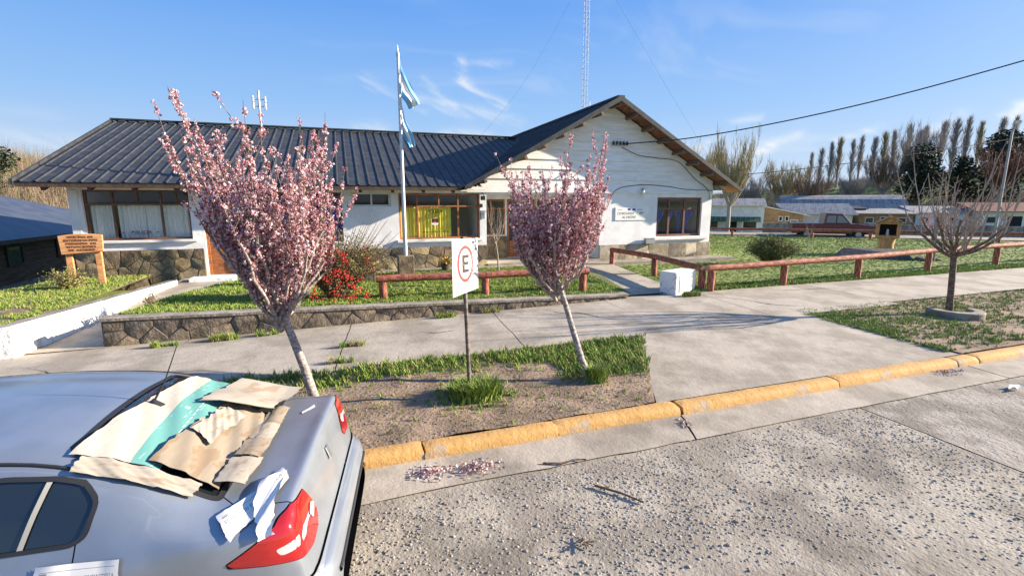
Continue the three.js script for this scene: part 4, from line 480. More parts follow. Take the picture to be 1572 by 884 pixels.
  logFence('log fence running beside the path to the porch', [[8.86, -14.75], [9.02, -12.5], [8.72, -10.05]], groundY, [0.83, 0.82, 0.79], 5, 0.05);
  logFence('long log fence along the pavement in front of the wide lawn', [[8.86, -9.87], [11.4, -9.95], [14.5, -10.1], [18.2, -10.42], [22.1, -10.55], [26.2, -10.7], [31, -10.9]], groundY, [0.82, 0.84, 0.86, 0.9, 0.94, 0.97, 1.0], 7);
  const fp = (s, t) => [30 + s * 0.766 + t * 0.643, -21 + s * 0.643 - t * 0.766];
  logFence('far dark log fence on the other side of the lawn before the pickup', [-11.5, -7.2, -2.6, 0.5, 3.6, 6.6, 10, 14].map((s) => fp(s, 0)), groundY, Array(8).fill(0.72), 9);

  // concrete meter pillar
  const mb = thing('meter_pillar', 'white painted concrete meter pillar with small door beside the porch path', 'pillar', [7.61, 0.2, -9.66], 0.35); mesh('block', chamfer(0, 0.9, 0, 0.6, -0.46, 0, 0.025), M.whitewash, mb); mesh('door', chamfer(0.16, 0.72, 0.1, 0.52, 0.001, 0.016, 0.006), M.whitewash, mb); for (const y of [0.18, 0.42]) mesh('hinge', bx(0.66, 0.7, y, y + 0.06, 0.017, 0.024), M.galv, mb); { const g = new THREE.PlaneGeometry(0.2, 0.16); g.translate(0.4, 0.3, 0.0205); mesh('number_marks', g, canvasMat(100, 80, (k) => { k.strokeStyle = '#9a8f86'; k.lineWidth = 5; k.strokeRect(30, 8, 46, 26); k.strokeRect(24, 48, 54, 24); }, { transparent: true, alphaTest: 0.3 }), mb); }

  // wooden information board
  const ws = thing('wooden_sign', 'orange wooden board sign with carved lettering on two posts by the left wing', 'sign', [-5.98, 0, -14.4], 0.06);
  for (const x of [-0.3, 0.27]) mesh('post', chamfer(x - 0.07, x + 0.07, 0.35, 1.5, -0.1, -0.03, 0.012), M.woodSign, ws);
  { const s = new THREE.Shape(); s.moveTo(-0.4, 1.27); s.lineTo(0.4, 1.32); s.lineTo(0.42, 1.71); s.quadraticCurveTo(0, 1.78, -0.42, 1.7); s.closePath(); mesh('board', boxUV(new THREE.ExtrudeGeometry(s, { depth: 0.04, bevelEnabled: true, bevelSize: 0.008, bevelThickness: 0.008, bevelSegments: 1 })), M.woodSign, ws); const g = new THREE.PlaneGeometry(0.78, 0.4); g.translate(0, 1.515, 0.053); mesh('lettering', g, canvasMat(620, 320, (k, w) => { k.fillStyle = '#4a2610'; k.textAlign = 'center'; k.font = 'bold 54px sans-serif'; ['OFICINA DE', 'INTERVENCION', 'PRIMARIA  EN', 'SITUACIONES', 'DE  GENERO'].forEach((t, i) => { k.save(); k.translate(w / 2, 54 + i * 62); k.scale(1.3, 1); k.fillText(t, 0, 0); k.restore(); }); }, { transparent: true, alphaTest: 0.35 }), ws); }

  // no-parking sign on a rusty post
  const ns = thing('parking_sign', 'worn white parking sign with red ring and black E on thin post', 'sign', [1.34, 0, -5.52]);
  mesh('post', limb([V(0.03, 0.05, 0), V(0, 1.1, 0), V(-0.03, 2.1, -0.01)], [0.026, 0.025, 0.025], 10), M.rustySteel, ns);
  { const g = panel(0.46, 0.64, 0, 0.015), p = g.attributes.position; for (let i = 0; i < p.count; i++) if (p.getY(i) < -0.3) p.setY(i, p.getY(i) + 0.0 + 0.05 * (p.getX(i) / 0.46)); const b = g.clone(); g.computeVertexNormals(); const draw = (k, w, h) => { const q = rng(8); k.fillStyle = '#c9c8c5'; k.fillRect(0, 0, w, h); k.fillStyle = '#2a2c30'; k.font = 'bold 54px sans-serif'; k.fillText('ESTACIONAM.', 50, 78); k.lineWidth = 36; k.strokeStyle = '#b32a32'; k.beginPath(); k.ellipse(w / 2, h * 0.46, 128, 196, 0, 0, 7); k.stroke(); k.fillStyle = '#22262a'; k.font = 'bold 290px sans-serif'; k.textAlign = 'center'; k.fillText('E', w / 2, h * 0.46 + 102); k.font = 'bold 50px sans-serif'; k.fillText('SOLO', w / 2 + 30, h - 108); k.fillText('POLICIA', w / 2 + 30, h - 48); for (let i = 0; i < 420; i++) { const x = q() * w, y = q() * h, s = 1.5 + q() * 5 * q(); k.fillStyle = q() < 0.75 ? 'rgba(205,204,201,0.85)' : 'rgba(150,150,158,0.8)'; k.fillRect(x, y, s * 1.6, s); } for (let i = 0; i < 260; i++) { const x = w * (0.72 + 0.26 * q()), y = h * (0.1 + 0.6 * q()); k.fillStyle = q() < 0.5 ? 'rgba(120,122,136,0.75)' : 'rgba(203,202,199,0.9)'; k.fillRect(x, y, 3 + q() * 16, 3 + q() * 12); } };
    const face = mesh('face', at(g, -0.01, 1.76, 0.034, 0.62), canvasMat(460, 640, draw, { roughness: 0.55 }), ns); face.name = 'face'; mesh('back', at(b, -0.012, 1.76, 0.03, 0.62), M.galv, ns); }

  // flagpole with two flags hanging limp
  const fpole = thing('flagpole', 'tall white flagpole standing on a brown stone plinth before the wing', 'flagpole', [1.69, 0, -14.4]);
  mesh('plinth', chamfer(-0.23, 0.22, 0.3, 0.95, -0.2, 0.2, 0.015), M.stone[3], fpole); mesh('pole', limb([V(0, 0.94, 0), V(0, 3.6, 0), V(0.0, 6.45, 0)], [0.062, 0.05, 0.036], 14), M.steel, fpole); mesh('finial', [rod(V(0, 6.44, 0), V(0, 6.52, 0), 0.05, 0.05, 10), rod(V(0, 6.52, 0), V(0, 6.74, 0), 0.035, 0.003, 10)], M.steel, fpole);
  const flagMat = (bands) => canvasMat(64, 96, (k) => bands.forEach((c, i) => { k.fillStyle = c; k.fillRect(0, i * 96 / bands.length, 64, 96 / bands.length + 1); }), { side: THREE.DoubleSide, roughness: 0.9 });
  function flag(label, y, hoist, reach, drop, bands, seed) { const g = new THREE.PlaneGeometry(1, 1, 26, 22), p = g.attributes.position, q = rng(seed), a = q() * 6; for (let i = 0; i < p.count; i++) { const v = p.getX(i) + 0.5, u = 0.5 - p.getY(i); const fall = Math.pow(v, 1.15), x = 0.05 + reach * (0.25 + 0.75 * (1 - u * 0.9)) * Math.pow(v, 0.8) - 0.05 * Math.sin(v * 5), yy = y - hoist * u * (1 - 0.45 * fall) - drop * fall * (1 - 0.25 * u), z = 0.055 + 0.07 * Math.sin(v * 9 + u * 5 + a) * (0.25 + v) * (1 - 0.2 * u) + 0.04 * Math.sin(u * 14 + a) * v; p.setXYZ(i, x, yy, z); } g.computeVertexNormals(); const o = thing('flag', label, 'flag', [1.69, 0, -14.4], 0, 'flags on the pole'); mesh('cloth', g, flagMat(bands), o); mesh('cord', [rod(V(0.045, y + 0.12, 0.03), V(0.045, y - hoist - 0.4, 0.03), 0.006, 0.006, 5)], M.steel, o); return o; }
  flag('upper light blue and white flag drooping from the pole top', 6.22, 0.75, 0.46, 1.0, ['#7db4dd', '#f0f0ee', '#7db4dd'], 3); flag('lower pale blue and white flag hanging down the pole above the eave', 5.12, 0.6, 0.3, 1.05, ['#86bbe0', '#f2f2f0', '#5fa7d4'], 9);

  // wayside shrine, dark hatch, tree ring
  const sh = thing('wooden_shrine', 'small wooden shrine box with pitched roof on a thick stump in the lawn', 'shrine', [22.5, 0.25, -14.6], -0.95);
  mesh('stump', limb([V(0, -0.05, 0), V(0.0, 0.4, 0), V(0.03, 0.75, 0)], [0.34, 0.27, 0.31], 10), M.woodRaw, sh); mesh('box', [chamfer(-0.42, -0.3, 0.7, 1.36, -0.3, 0.3, 0.015), chamfer(0.3, 0.42, 0.7, 1.36, -0.3, 0.3, 0.015), chamfer(-0.3, 0.3, 0.7, 0.82, -0.3, 0.3, 0.01), chamfer(-0.3, 0.3, 0.82, 1.36, -0.3, -0.2, 0.01), chamfer(-0.3, 0.3, 1.3, 1.36, -0.19, 0.29, 0.01)], M.woodRaw, sh); mesh('gable', poly3([[-0.42, 1.362, 0.28], [0.42, 1.362, 0.28], [0, 1.62, 0.28], [-0.42, 1.362, -0.28], [0.42, 1.362, -0.28], [0, 1.62, -0.28]], [[0, 1, 2], [5, 4, 3], [0, 3, 4, 1]]), M.woodRaw, sh); for (const s of [-1, 1]) mesh('roof_plank', at(chamfer(-0.04, 0.62, 0, 0.05, -0.38, 0.38, 0.01), 0, 1.66, 0, 0, 0, s > 0 ? -0.55 : Math.PI + 0.55), M.woodRaw, sh); mesh('figure', [rod(V(0, 0.82, -0.05), V(0, 1.08, -0.05), 0.07, 0.04, 8)], M.trim, sh); mesh('back_panel', bx(-0.3, 0.3, 0.83, 1.29, -0.195, -0.185), M.dark, sh);
  const ht = thing('dark_hatch', 'dark tilted slab with rubble lying on the lawn beside the shrine', 'slab', [20.2, 0.22, -13.6], -0.7); mesh('slab', poly3([[-1.3, 0, 0.55], [1.3, 0, 0.5], [1.15, 0.22, 0.3], [-0.95, 0.42, -0.2], [1.0, 0.4, -0.5], [-1.2, 0, -0.7], [1.3, 0, -0.7]], [[0, 1, 2, 3], [3, 2, 4], [3, 4, 6, 5], [0, 3, 5], [1, 6, 4, 2]]), M.asphaltDark, ht); { const q = rng(66); for (let i = 0; i < 12; i++) { const g = new THREE.IcosahedronGeometry(rr(q, 0.08, 0.19), 0); g.scale(1.3, 0.7, 1); g.translate(rr(q, 0.9, 2.1), 0.05, rr(q, -0.3, 0.5)); mesh('rubble', g, M.stoneDark[i % 3], ht); } }
  const rg = thing('tree_ring', 'broken concrete ring on the ground around the bare tree', 'ring', [12.0, 0.15, -6.25], 0.2); { const s = new THREE.Shape(); s.absarc(0, 0, 0.46, 0.5, 4.3, false); s.absarc(0, 0, 0.3, 4.3, 0.5, true); const g = new THREE.ExtrudeGeometry(s, { depth: 0.13, bevelEnabled: true, bevelSize: 0.015, bevelThickness: 0.015, bevelSegments: 1, curveSegments: 18 }); g.rotateX(-Math.PI / 2); g.rotateY(1.6); mesh('ring', boxUV(g), M.concreteOld, rg); }
  const pot = thing('flower_pot', 'small pot of orange flowers at the foot of the wing wall', 'plant', [3.0, 0.36, -15.0]); mesh('pot', limb([V(0, 0, 0), V(0, 0.22, 0)], [0.12, 0.17], 14), M.fascia, pot); { const q = rng(12), L = []; for (let i = 0; i < 160; i++) { const a = q() * 6.28, e = q() * 1.4, d = 0.24 * Math.sqrt(q()); L.push([Math.cos(a) * d, 0.24 + Math.sin(e) * 0.26 * q(), Math.sin(a) * d, rr(q, 0.5, 1), q() * 6, q() * 2, q() * 2]); } scatter('foliage', new THREE.PlaneGeometry(0.07, 0.045), M.leaf, L, pot, () => q() < 0.25 ? [0.75, 0.32, 0.04] : mix3([0.06, 0.12, 0.02], [0.18, 0.24, 0.05], q())); }

  // litter
  const q = rng(91);
  const twig = (label, pts, r) => tag(mesh('twig', limb(pts.map((p) => V(...p)), pts.map((_, i) => r * (1 - 0.5 * i / pts.length)), 6), M.barkBrown, scene, true), label, 'twig', 'twigs on the road');
  twig('straight brown twig lying on the rough road below the gutter', [[1.98, 0.022, -3.45], [2.14, 0.024, -3.27], [2.25, 0.02, -3.1]], 0.012); twig('short dark twig in the gutter near the straight twig', [[1.68, 0.03, -3.93], [1.85, 0.035, -3.86], [2.0, 0.03, -3.89], [2.1, 0.04, -3.84]], 0.011);
  const cr = thing('crossed_twigs', 'little star of crossed twigs on the rough road', 'twig', [1.55, 0.016, -2.83]); for (let i = 0; i < 4; i++) { const a = i * 0.8 + 0.2; mesh('stick', rod(V(Math.cos(a) * 0.08, 0.006 + i * 0.006, Math.sin(a) * 0.08), V(-Math.cos(a) * 0.08, 0.01, -Math.sin(a) * 0.08), 0.006, 0.004, 5), M.barkBrown, cr); }
  const paper = tag(mesh('paper_scrap', at(panel(0.2, 0.09, 0, 0.01, 8, 6, (x, y) => 0.025 * Math.sin(x * 40 + y * 50)), 8.45, 0.04, -3.6, 0.3, -1.5), M.trim, scene, true), 'crumpled white paper scrap on the road at the right', 'paper'); void paper;
  const L = []; for (const [cx, cz, sx, n] of [[0.62, -4.12, 0.2, 230], [1.05, -4.06, 0.26, 300], [3.52, -4.2, 0.09, 70], [8.3, -4.3, 0.35, 160]]) for (let i = 0; i < n; i++) { const a = q() * 6.28, d = Math.pow(q(), 0.9) * rr(q, 0.5, 1.3); L.push([cx + Math.cos(a) * d * sx, 0.034 + 0.03 * q() * Math.max(0, 1 - d), cz + Math.sin(a) * d * 0.14, rr(q, 0.5, 1.0), q() * 6.28, q() * 2 - 1.2, q() - 0.5]); }
  for (let i = 0; i < 260; i++) { const x = rr(q, -1.6, 4.4), z = rr(q, -4.7, -6.9); L.push([x, 0.15, z, rr(q, 0.4, 0.8), q() * 6.28, -1.4, 0]); }
  scatter('fallen_petals', new THREE.PlaneGeometry(0.022, 0.018), M.leaf, L, null, () => q() < 0.25 ? [0.3, 0.16, 0.12] : mix3([0.5, 0.32, 0.32], [0.72, 0.58, 0.58], q()));
}
// ---------------------------------------------------------------- the parked car
M.paint = phy({ color: col(0.29, 0.325, 0.375), metalness: 0.5, roughness: 0.48, clearcoat: 0.9, clearcoatRoughness: 0.14, roughnessMap: tex(512, 1.3, (u, v) => 0.75 + 0.35 * fbm(u * 9, v * 9, 9, 130, 5), false), map: grain(512, 1.7, [0.86, 0.87, 0.87], [1, 1, 1], 9, 131, { speck: 0.05 }) });
M.trimBlack = std({ color: col(0.02, 0.02, 0.022), roughness: 0.6 });
M.carGlass = phy({ color: col(0.012, 0.016, 0.018), roughness: 0.04, metalness: 0, clearcoat: 1, clearcoatRoughness: 0.03 });
M.redLens = phy({ map: tex(128, 0.03, (u, v) => (v * 8 % 1 < 0.25 ? [0.22, 0.006, 0.006] : [0.36, 0.01, 0.01])), roughness: 0.12, clearcoat: 1, clearcoatRoughness: 0.03 });
M.whiteLens = phy({ map: tex(128, 0.03, (u, v) => (v * 8 % 1 < 0.25 ? [0.3, 0.29, 0.29] : [0.5, 0.48, 0.48])), roughness: 0.12, clearcoat: 1 });
M.tyre = std({ color: col(0.018, 0.018, 0.019), roughness: 0.9 });
M.rim = std({ color: col(0.4, 0.41, 0.43), metalness: 0.8, roughness: 0.35 });
const SECT = [[0.05, 0.56, 0.555, 0.5, 0.53, 0.58, 0.62, 0.36], [0.036, 0.62, 0.615, 0.6, 0.58, 0.68, 0.71, 0.3], [0.006, 0.665, 0.655, 0.66, 0.62, 0.745, 0.775, 0.27], [-0.03, 0.68, 0.67, 0.67, 0.64, 0.765, 0.79, 0.265], [-0.058, 0.77, 0.765, 0.67, 0.71, 0.77, 0.795, 0.26], [-0.085, 0.92, 0.912, 0.675, 0.84, 0.785, 0.808, 0.25], [-0.115, 1.02, 1.008, 0.68, 0.915, 0.8, 0.82, 0.245], [-0.14, 1.062, 1.042, 0.68, 0.945, 0.81, 0.83, 0.24], [-0.165, 1.066, 1.047, 0.68, 0.952, 0.82, 0.84, 0.24], [-0.22, 1.06, 1.045, 0.675, 0.958, 0.838, 0.855, 0.23], [-0.35, 1.06, 1.046, 0.67, 0.962, 0.858, 0.872, 0.22], [-0.46, 1.066, 1.05, 0.665, 0.963, 0.868, 0.88, 0.21], [-0.54, 1.095, 1.07, 0.66, 0.963, 0.872, 0.883, 0.205], [-0.64, 1.155, 1.115, 0.65, 0.962, 0.876, 0.886, 0.2], [-0.8, 1.25, 1.195, 0.635, 0.96, 0.88, 0.888, 0.2], [-0.98, 1.32, 1.263, 0.615, 0.957, 0.882, 0.888, 0.2], [-1.12, 1.37, 1.31, 0.605, 0.953, 0.882, 0.888, 0.2], [-1.28, 1.398, 1.34, 0.6, 0.95, 0.882, 0.888, 0.2], [-1.5, 1.418, 1.36, 0.6, 0.945, 0.882, 0.888, 0.2], [-1.8, 1.429, 1.373, 0.6, 0.937, 0.882, 0.888, 0.2], [-2.2, 1.425, 1.368, 0.6, 0.922, 0.88, 0.888, 0.2], [-2.5, 1.397, 1.342, 0.6, 0.91, 0.878, 0.886, 0.2], [-2.75, 1.33, 1.27, 0.62, 0.9, 0.876, 0.884, 0.2], [-3.1, 1.12, 1.08, 0.65, 0.885, 0.87, 0.882, 0.2], [-3.35, 0.985, 0.965, 0.68, 0.86, 0.862, 0.878, 0.2], [-3.7, 0.93, 0.91, 0.67, 0.82, 0.85, 0.868, 0.2], [-4.1, 0.86, 0.84, 0.64, 0.76, 0.82, 0.84, 0.21], [-4.35, 0.77, 0.75, 0.6, 0.68, 0.74, 0.77, 0.24], [-4.46, 0.6, 0.59, 0.5, 0.54, 0.62, 0.66, 0.3], [-4.49, 0.5, 0.49, 0.35, 0.46, 0.4, 0.44, 0.36]];
const hermite = (y0, y1, m0, m1, t) => { const t2 = t * t, t3 = t2 * t; return y0 * (2 * t3 - 3 * t2 + 1) + m0 * (t3 - 2 * t2 + t) + y1 * (3 * t2 - 2 * t3) + m1 * (t3 - t2); };
function sectAt(x) {          // monotone cubic between stations
  let i = 0; while (i < SECT.length - 2 && x < SECT[i + 1][0]) i++;
  const A = SECT[Math.max(0, i - 1)], B = SECT[i], C = SECT[i + 1], D = SECT[Math.min(SECT.length - 1, i + 2)], h = C[0] - B[0], t = clamp((x - B[0]) / h), out = [x];
  for (let k = 1; k < 8; k++) { const d = (C[k] - B[k]) / h, d0 = B[0] !== A[0] ? (B[k] - A[k]) / (B[0] - A[0]) : d, d1 = D[0] !== C[0] ? (D[k] - C[k]) / (D[0] - C[0]) : d; const lim = (a, b) => (a * b <= 0 ? 0 : 2 * a * b / (a + b)); out.push(hermite(B[k], C[k], lim(d0, d) * h, lim(d, d1) * h, t)); }
  return out;
}
function sectLine(x, n) {
  const [, yc, yr, zr, ys, zs, zm, yb] = sectAt(x), hgt = ys - yb;
  const pts = [V(0, yb, 0), V(0, yb, zm * 0.6), V(0, yb + 0.01, zm * 0.86), V(0, yb + hgt * 0.12, zm * 0.965), V(0, yb + hgt * 0.38, zm), V(0, yb + hgt * 0.68, lerp(zm, zs, 0.25)), V(0, yb + hgt * 0.92, lerp(zm, zs, 0.9)), V(0, ys + 0.03 * clamp((yr - ys) / 0.1), zs - 0.02 - 0.03 * clamp((yr - ys) / 0.3)), V(0, lerp(ys, yr, 0.62), lerp(zs, zr, 0.55)), V(0, yr, zr), V(0, lerp(yr, yc, 0.62), zr * 0.62), V(0, lerp(yr, yc, 0.93), zr * 0.28), V(0, yc, 0)];
  return new THREE.CatmullRomCurve3(pts, false, 'centripetal').getPoints(n);
}
const CARN = 96, carXs = []; { for (let i = 0; i < SECT.length - 1; i++) { const a = SECT[i][0], b = SECT[i + 1][0], n = Math.max(2, Math.ceil((a - b) / 0.035)); for (let k = 0; k < n; k++) carXs.push(lerp(a, b, k / n)); } carXs.push(-4.49); }
const carRows = carXs.map((x) => sectLine(x, CARN).map((p) => V(x, p.y, p.z)));
function carPoint(x, k, side = 1) {       // point on the skin, k from 0 (keel) to 1 (centre of the top), with outward normal
  let i = 0; while (i < carXs.length - 2 && x < carXs[i + 1]) i++; const t = clamp((x - carXs[i]) / (carXs[i + 1] - carXs[i])), j = clamp(k, 0, 0.9999) * CARN, j0 = Math.floor(j), f = j - j0;
  const a = carRows[i][j0].clone().lerp(carRows[i][j0 + 1], f), b = carRows[i + 1][j0].clone().lerp(carRows[i + 1][j0 + 1], f), p = a.clone().lerp(b, t);
  const du = b.sub(a), dv = carRows[i][j0 + 1].clone().sub(carRows[i][j0]), n = du.cross(dv).normalize(); if (n.y * 0.6 + n.z < 0) n.negate(); if (side < 0) { p.z *= -1; n.z *= -1; } return { p, n };
}
const car = thing('parked_car', 'silver blue sedan with cardboard taped over its broken rear window', 'car', [-0.09, 0, -3.05], -0.135);
{
  // triangle soup of the whole skin, both sides, smooth normals
  const nx = carXs.length, nk = CARN + 1, N = carRows.map((row, i) => row.map((p, j) => { const a = carRows[Math.min(nx - 1, i + 1)][j].clone().sub(carRows[Math.max(0, i - 1)][j]), b = carRows[i][Math.min(CARN, j + 1)].clone().sub(carRows[i][Math.max(0, j - 1)]); const n = b.cross(a).normalize(); return n; }));
  let skin = []; const S = N[Math.floor(nx / 2)][Math.floor(CARN * 0.45)].z > 0 ? 1 : -1;
  for (let i = 0; i < nx - 1; i++) for (let j = 0; j < CARN; j++) for (const sd of [1, -1]) {
    const v = (a, b) => { const p = carRows[a][b], n = N[a][b]; return [p.x, p.y, p.z * sd, n.x * S, n.y * S, n.z * S * sd]; };
    const q = [v(i, j), v(i + 1, j), v(i + 1, j + 1), v(i, j + 1)], ord = sd > 0 ? [[0, 2, 1], [0, 3, 2]] : [[0, 1, 2], [0, 2, 3]]; for (const o of ord) skin.push(o.map((k) => q[k]));
  }
  const split = (tris, f) => { const ins = [], out = []; for (const t of tris) { const d = t.map((v) => f(v)); const neg = d.filter((x) => x < 0).length; if (neg === 0) { out.push(t); continue; } if (neg === 3) { ins.push(t); continue; } const A = [], B = []; for (let k = 0; k < 3; k++) { const p = t[k], q = t[(k + 1) % 3], dp = d[k], dq = d[(k + 1) % 3]; (dp < 0 ? A : B).push(p); if ((dp < 0) !== (dq < 0)) { const s = dp / (dp - dq), m = p.map((x, n) => lerp(x, q[n], s)); A.push(m); B.push(m); } } for (const [P, L] of [[A, ins], [B, out]]) for (let k = 1; k < P.length - 1; k++) L.push([P[0], P[k], P[k + 1]]); } return [ins, out]; };
  const geo = (tris, push = 0) => { const g = new THREE.BufferGeometry(), p = [], n = [], uv = []; for (const t of tris) for (const v of t) { p.push(v[0] + v[3] * push, v[1] + v[4] * push, v[2] + v[5] * push); n.push(v[3], v[4], v[5]); const top = Math.abs(v[4]) > 0.75; uv.push(v[0] + (Math.abs(v[3]) > 0.8 ? v[2] : 0), top ? v[2] : v[1]); } g.setAttribute('position', new THREE.Float32BufferAttribute(p, 3)); g.setAttribute('normal', new THREE.Float32BufferAttribute(n, 3)); g.setAttribute('uv', new THREE.Float32BufferAttribute(uv, 2)); return g; };
  // signed distance to a rounded polygon
  const sdPoly = (P, r = 0) => (x, y) => { let d = Infinity, s = 1; for (let i = 0, j = P.length - 1; i < P.length; j = i++) { const ex = P[j][0] - P[i][0], ey = P[j][1] - P[i][1], wx = x - P[i][0], wy = y - P[i][1], t = clamp((wx * ex + wy * ey) / (ex * ex + ey * ey)), bx_ = wx - ex * t, by = wy - ey * t; d = Math.min(d, bx_ * bx_ + by * by); const c1 = y >= P[i][1], c2 = y < P[j][1], c3 = ex * wy > ey * wx; if ((c1 && c2 && c3) || (!c1 && !c2 && !c3)) s = -s; } return s * Math.sqrt(d) - r; };
  const refine = (tris, f, size) => { let out = [], todo = tris; for (let pass = 0; pass < 5; pass++) { const next = []; for (const t of todo) { const L = Math.max(...[0, 1, 2].map((k) => Math.hypot(t[k][0] - t[(k + 1) % 3][0], t[k][1] - t[(k + 1) % 3][1], t[k][2] - t[(k + 1) % 3][2]))); if (L < size || Math.min(...t.map(f)) > L) { out.push(t); continue; } const m = [0, 1, 2].map((k) => t[k].map((x, n) => (x + t[(k + 1) % 3][n]) / 2)); next.push([t[0], m[0], m[2]], [m[0], t[1], m[1]], [m[2], m[1], t[2]], m); } todo = next; } return out.concat(todo); };
  const part = (name, tris, m, push = 0, parent = car) => (tris.length ? mesh(name, geo(tris, push), m, parent) : null);
  // wheel arches
  const wheelX = [-0.86, -3.55], arch = (v) => Math.abs(v[2]) > 0.55 && v[1] < 0.75 ? Math.min(...wheelX.map((x) => Math.hypot(v[0] - x, v[1] - 0.31) - 0.36)) : 1;
  [, skin] = split(skin, arch);
  // side windows (both sides): black surround, glass set in
  const winP = sdPoly([[-0.99, 1.16], [-1.0, 1.09], [-1.02, 1.08], [-2.95, 1.03], [-2.62, 1.21], [-2.45, 1.24], [-1.3, 1.245], [-1.12, 1.225], [-1.03, 1.2]], 0.055), side = (v, f) => (Math.abs(v[5]) > 0.3 && v[1] > 0.9 ? f(v[0], v[1]) : 1);
  let win, sur, panes; [win, skin] = split(skin, (v) => side(v, winP)); [panes, sur] = split(win, (v) => side(v, (x, y) => winP(x, y) + 0.017));
  part('window_surround', sur, M.trimBlack, 0.003);
  for (const sd of [1, -1]) { const mine = panes.filter((t) => t[0][2] * sd > 0); let qtr, rest, rear, front, post; const P = sd > 0 ? 'window' : 'window'; const pf = (v) => Math.abs(v[0] + 1.13 + (1.3 - v[1]) * 0.25) - 0.011; [post, rest] = split(refine(mine, pf, 0.008), pf); [qtr, rest] = split(rest, (v) => -(v[0] + 1.13 + (1.3 - v[1]) * 0.25)); [rear, front] = split(rest, (v) => -(v[0] + 1.98)); let pil; [pil, front] = split(front, (v) => -(v[0] + 2.06)); part(P, qtr, M.carGlass, -0.006); part('window_divider', post, std({ color: col(0.42, 0.4, 0.34), roughness: 0.6 }), 0.001); part(P, rear, M.carGlass, -0.006); part('pillar', pil, M.trimBlack, 0); part(P, front, M.carGlass, -0.006); }
  // rear and front screens
  const rg = sdPoly([[-0.5, -0.6], [-1.12, -0.5], [-1.12, 0.5], [-0.5, 0.6]], 0.03), fg = sdPoly([[-2.58, -0.5], [-3.25, -0.62], [-3.25, 0.62], [-2.58, 0.5]], 0.03), topv = (v, f) => (v[4] > 0.35 && v[1] > 0.95 ? f(v[0], v[2]) : 1);
  let rgl, rim_; [rgl, skin] = split(skin, (v) => topv(v, rg)); [rim_, rgl] = split(rgl, (v) => -topv(v, (x, z) => rg(x, z) + 0.03)); part('screen_seal', rim_, M.trimBlack, 0.002); part('rear_window', rgl, M.carGlass, -0.004);
  let fgl; [fgl, skin] = split(skin, (v) => topv(v, fg)); part('windscreen', fgl, M.carGlass, -0.004);
  // tail lamps: a leaf shape seen along the diagonal of the rear corner
  const A2 = (v) => (v[0] - Math.abs(v[2])) / Math.SQRT2, lampP = sdPoly([[-0.88, 0.875], [-0.74, 0.965], [-0.59, 1.03], [-0.475, 1.018], [-0.395, 0.88], [-0.4, 0.8], [-0.5, 0.79], [-0.64, 0.825]], 0.008), lampf = (v) => (v[0] > -0.75 && v[1] > 0.6 && v[1] < 1.12 && Math.abs(v[2]) > 0.3 ? lampP(A2(v), v[1]) : 1);
  let lamps, edge; [lamps, skin] = split(skin, (v) => lampf(v) - 0.005); [lamps, edge] = split(lamps, lampf); part('lamp_gap', edge, M.trimBlack, -0.006);
  for (const sd of [1, -1]) { const L = lamps.filter((t) => t[0][2] * sd > 0); const g = new THREE.Group(); g.name = 'tail_lamp'; car.add(g); const wp = sdPoly([[-0.72, 0.9], [-0.56, 0.925], [-0.47, 0.93], [-0.48, 0.885], [-0.57, 0.872], [-0.7, 0.865]], 0.0), ci = (v) => Math.hypot((A2(v) + 0.452) * 1.1, v[1] - 0.905) - 0.04; let w, red, c; [c, red] = split(L, ci); [w, red] = split(red, (v) => wp(A2(v), v[1])); part('red_lens', red, M.redLens, 0.004, g); part('clear_lens', w, M.whiteLens, 0.003, g); part('round_lens', c, phy({ color: col(0.72, 0.66, 0.66), roughness: 0.1, clearcoat: 1 }), 0.009, g); }
  // panel gaps: boot lid, rear door, bumper
  const lidP = sdPoly([[0.2, -0.7], [-0.4, -0.665], [-0.49, -0.58], [-0.49, 0.58], [-0.4, 0.665], [0.2, 0.7]], 0.0);
  const gaps = [(v) => (v[4] > 0.5 && v[1] > 0.98 && v[0] < -0.1 ? Math.abs(lidP(v[0], v[2])) - 0.003 : 1), (v) => (v[0] > -0.42 && v[1] < 0.78 && v[1] > 0.6 ? Math.abs(v[1] - 0.69 - 0.1 * smooth(-0.12, -0.4, v[0])) - 0.004 : 1), (v) => (Math.abs(v[5]) > 0.4 && v[1] < 1.06 && v[1] > 0.28 ? Math.abs(v[0] + 0.99 + 0.2 * smooth(0.95, 0.4, v[1])) - 0.003 : 1), (v) => (Math.abs(v[5]) > 0.4 && v[1] < 1.02 && v[1] > 0.28 ? Math.abs(v[0] + 2.02) - 0.003 : 1)];
  const gapTris = []; for (const f of gaps) { let a; [a, skin] = split(refine(skin, f, 0.004), f); gapTris.push(...a); } part('panel_gap', gapTris, M.trimBlack, -0.006);
  let bump; [bump, skin] = split(skin, (v) => (v[0] > -0.42 ? v[1] - 0.686 - 0.1 * smooth(-0.12, -0.4, v[0]) : 1)); let low; [low, bump] = split(bump, (v) => v[1] - 0.4);
  part('rear_bumper', bump, M.paint, 0.012); part('bumper_skirt', low, M.trimBlack, 0.008);
  part('body', skin, M.paint);
  // dark strip on the bumper, badge, lock, rain gutters
  { const q = []; for (let z = -0.62; z <= 0.621; z += 0.062) { const y = 0.585; let best = carRows[0][0], bd = 9; for (const row of carRows.slice(0, 14)) for (const p of row) { const d = Math.abs(p.z - Math.abs(z)) + Math.abs(p.y - y) * 2 - p.x; if (d < bd) { bd = d; best = p; } } q.push(V(best.x + 0.012, y, z)); } mesh('bumper_strip', limb(q, q.map(() => 0.014), 6), M.trimBlack, car); }
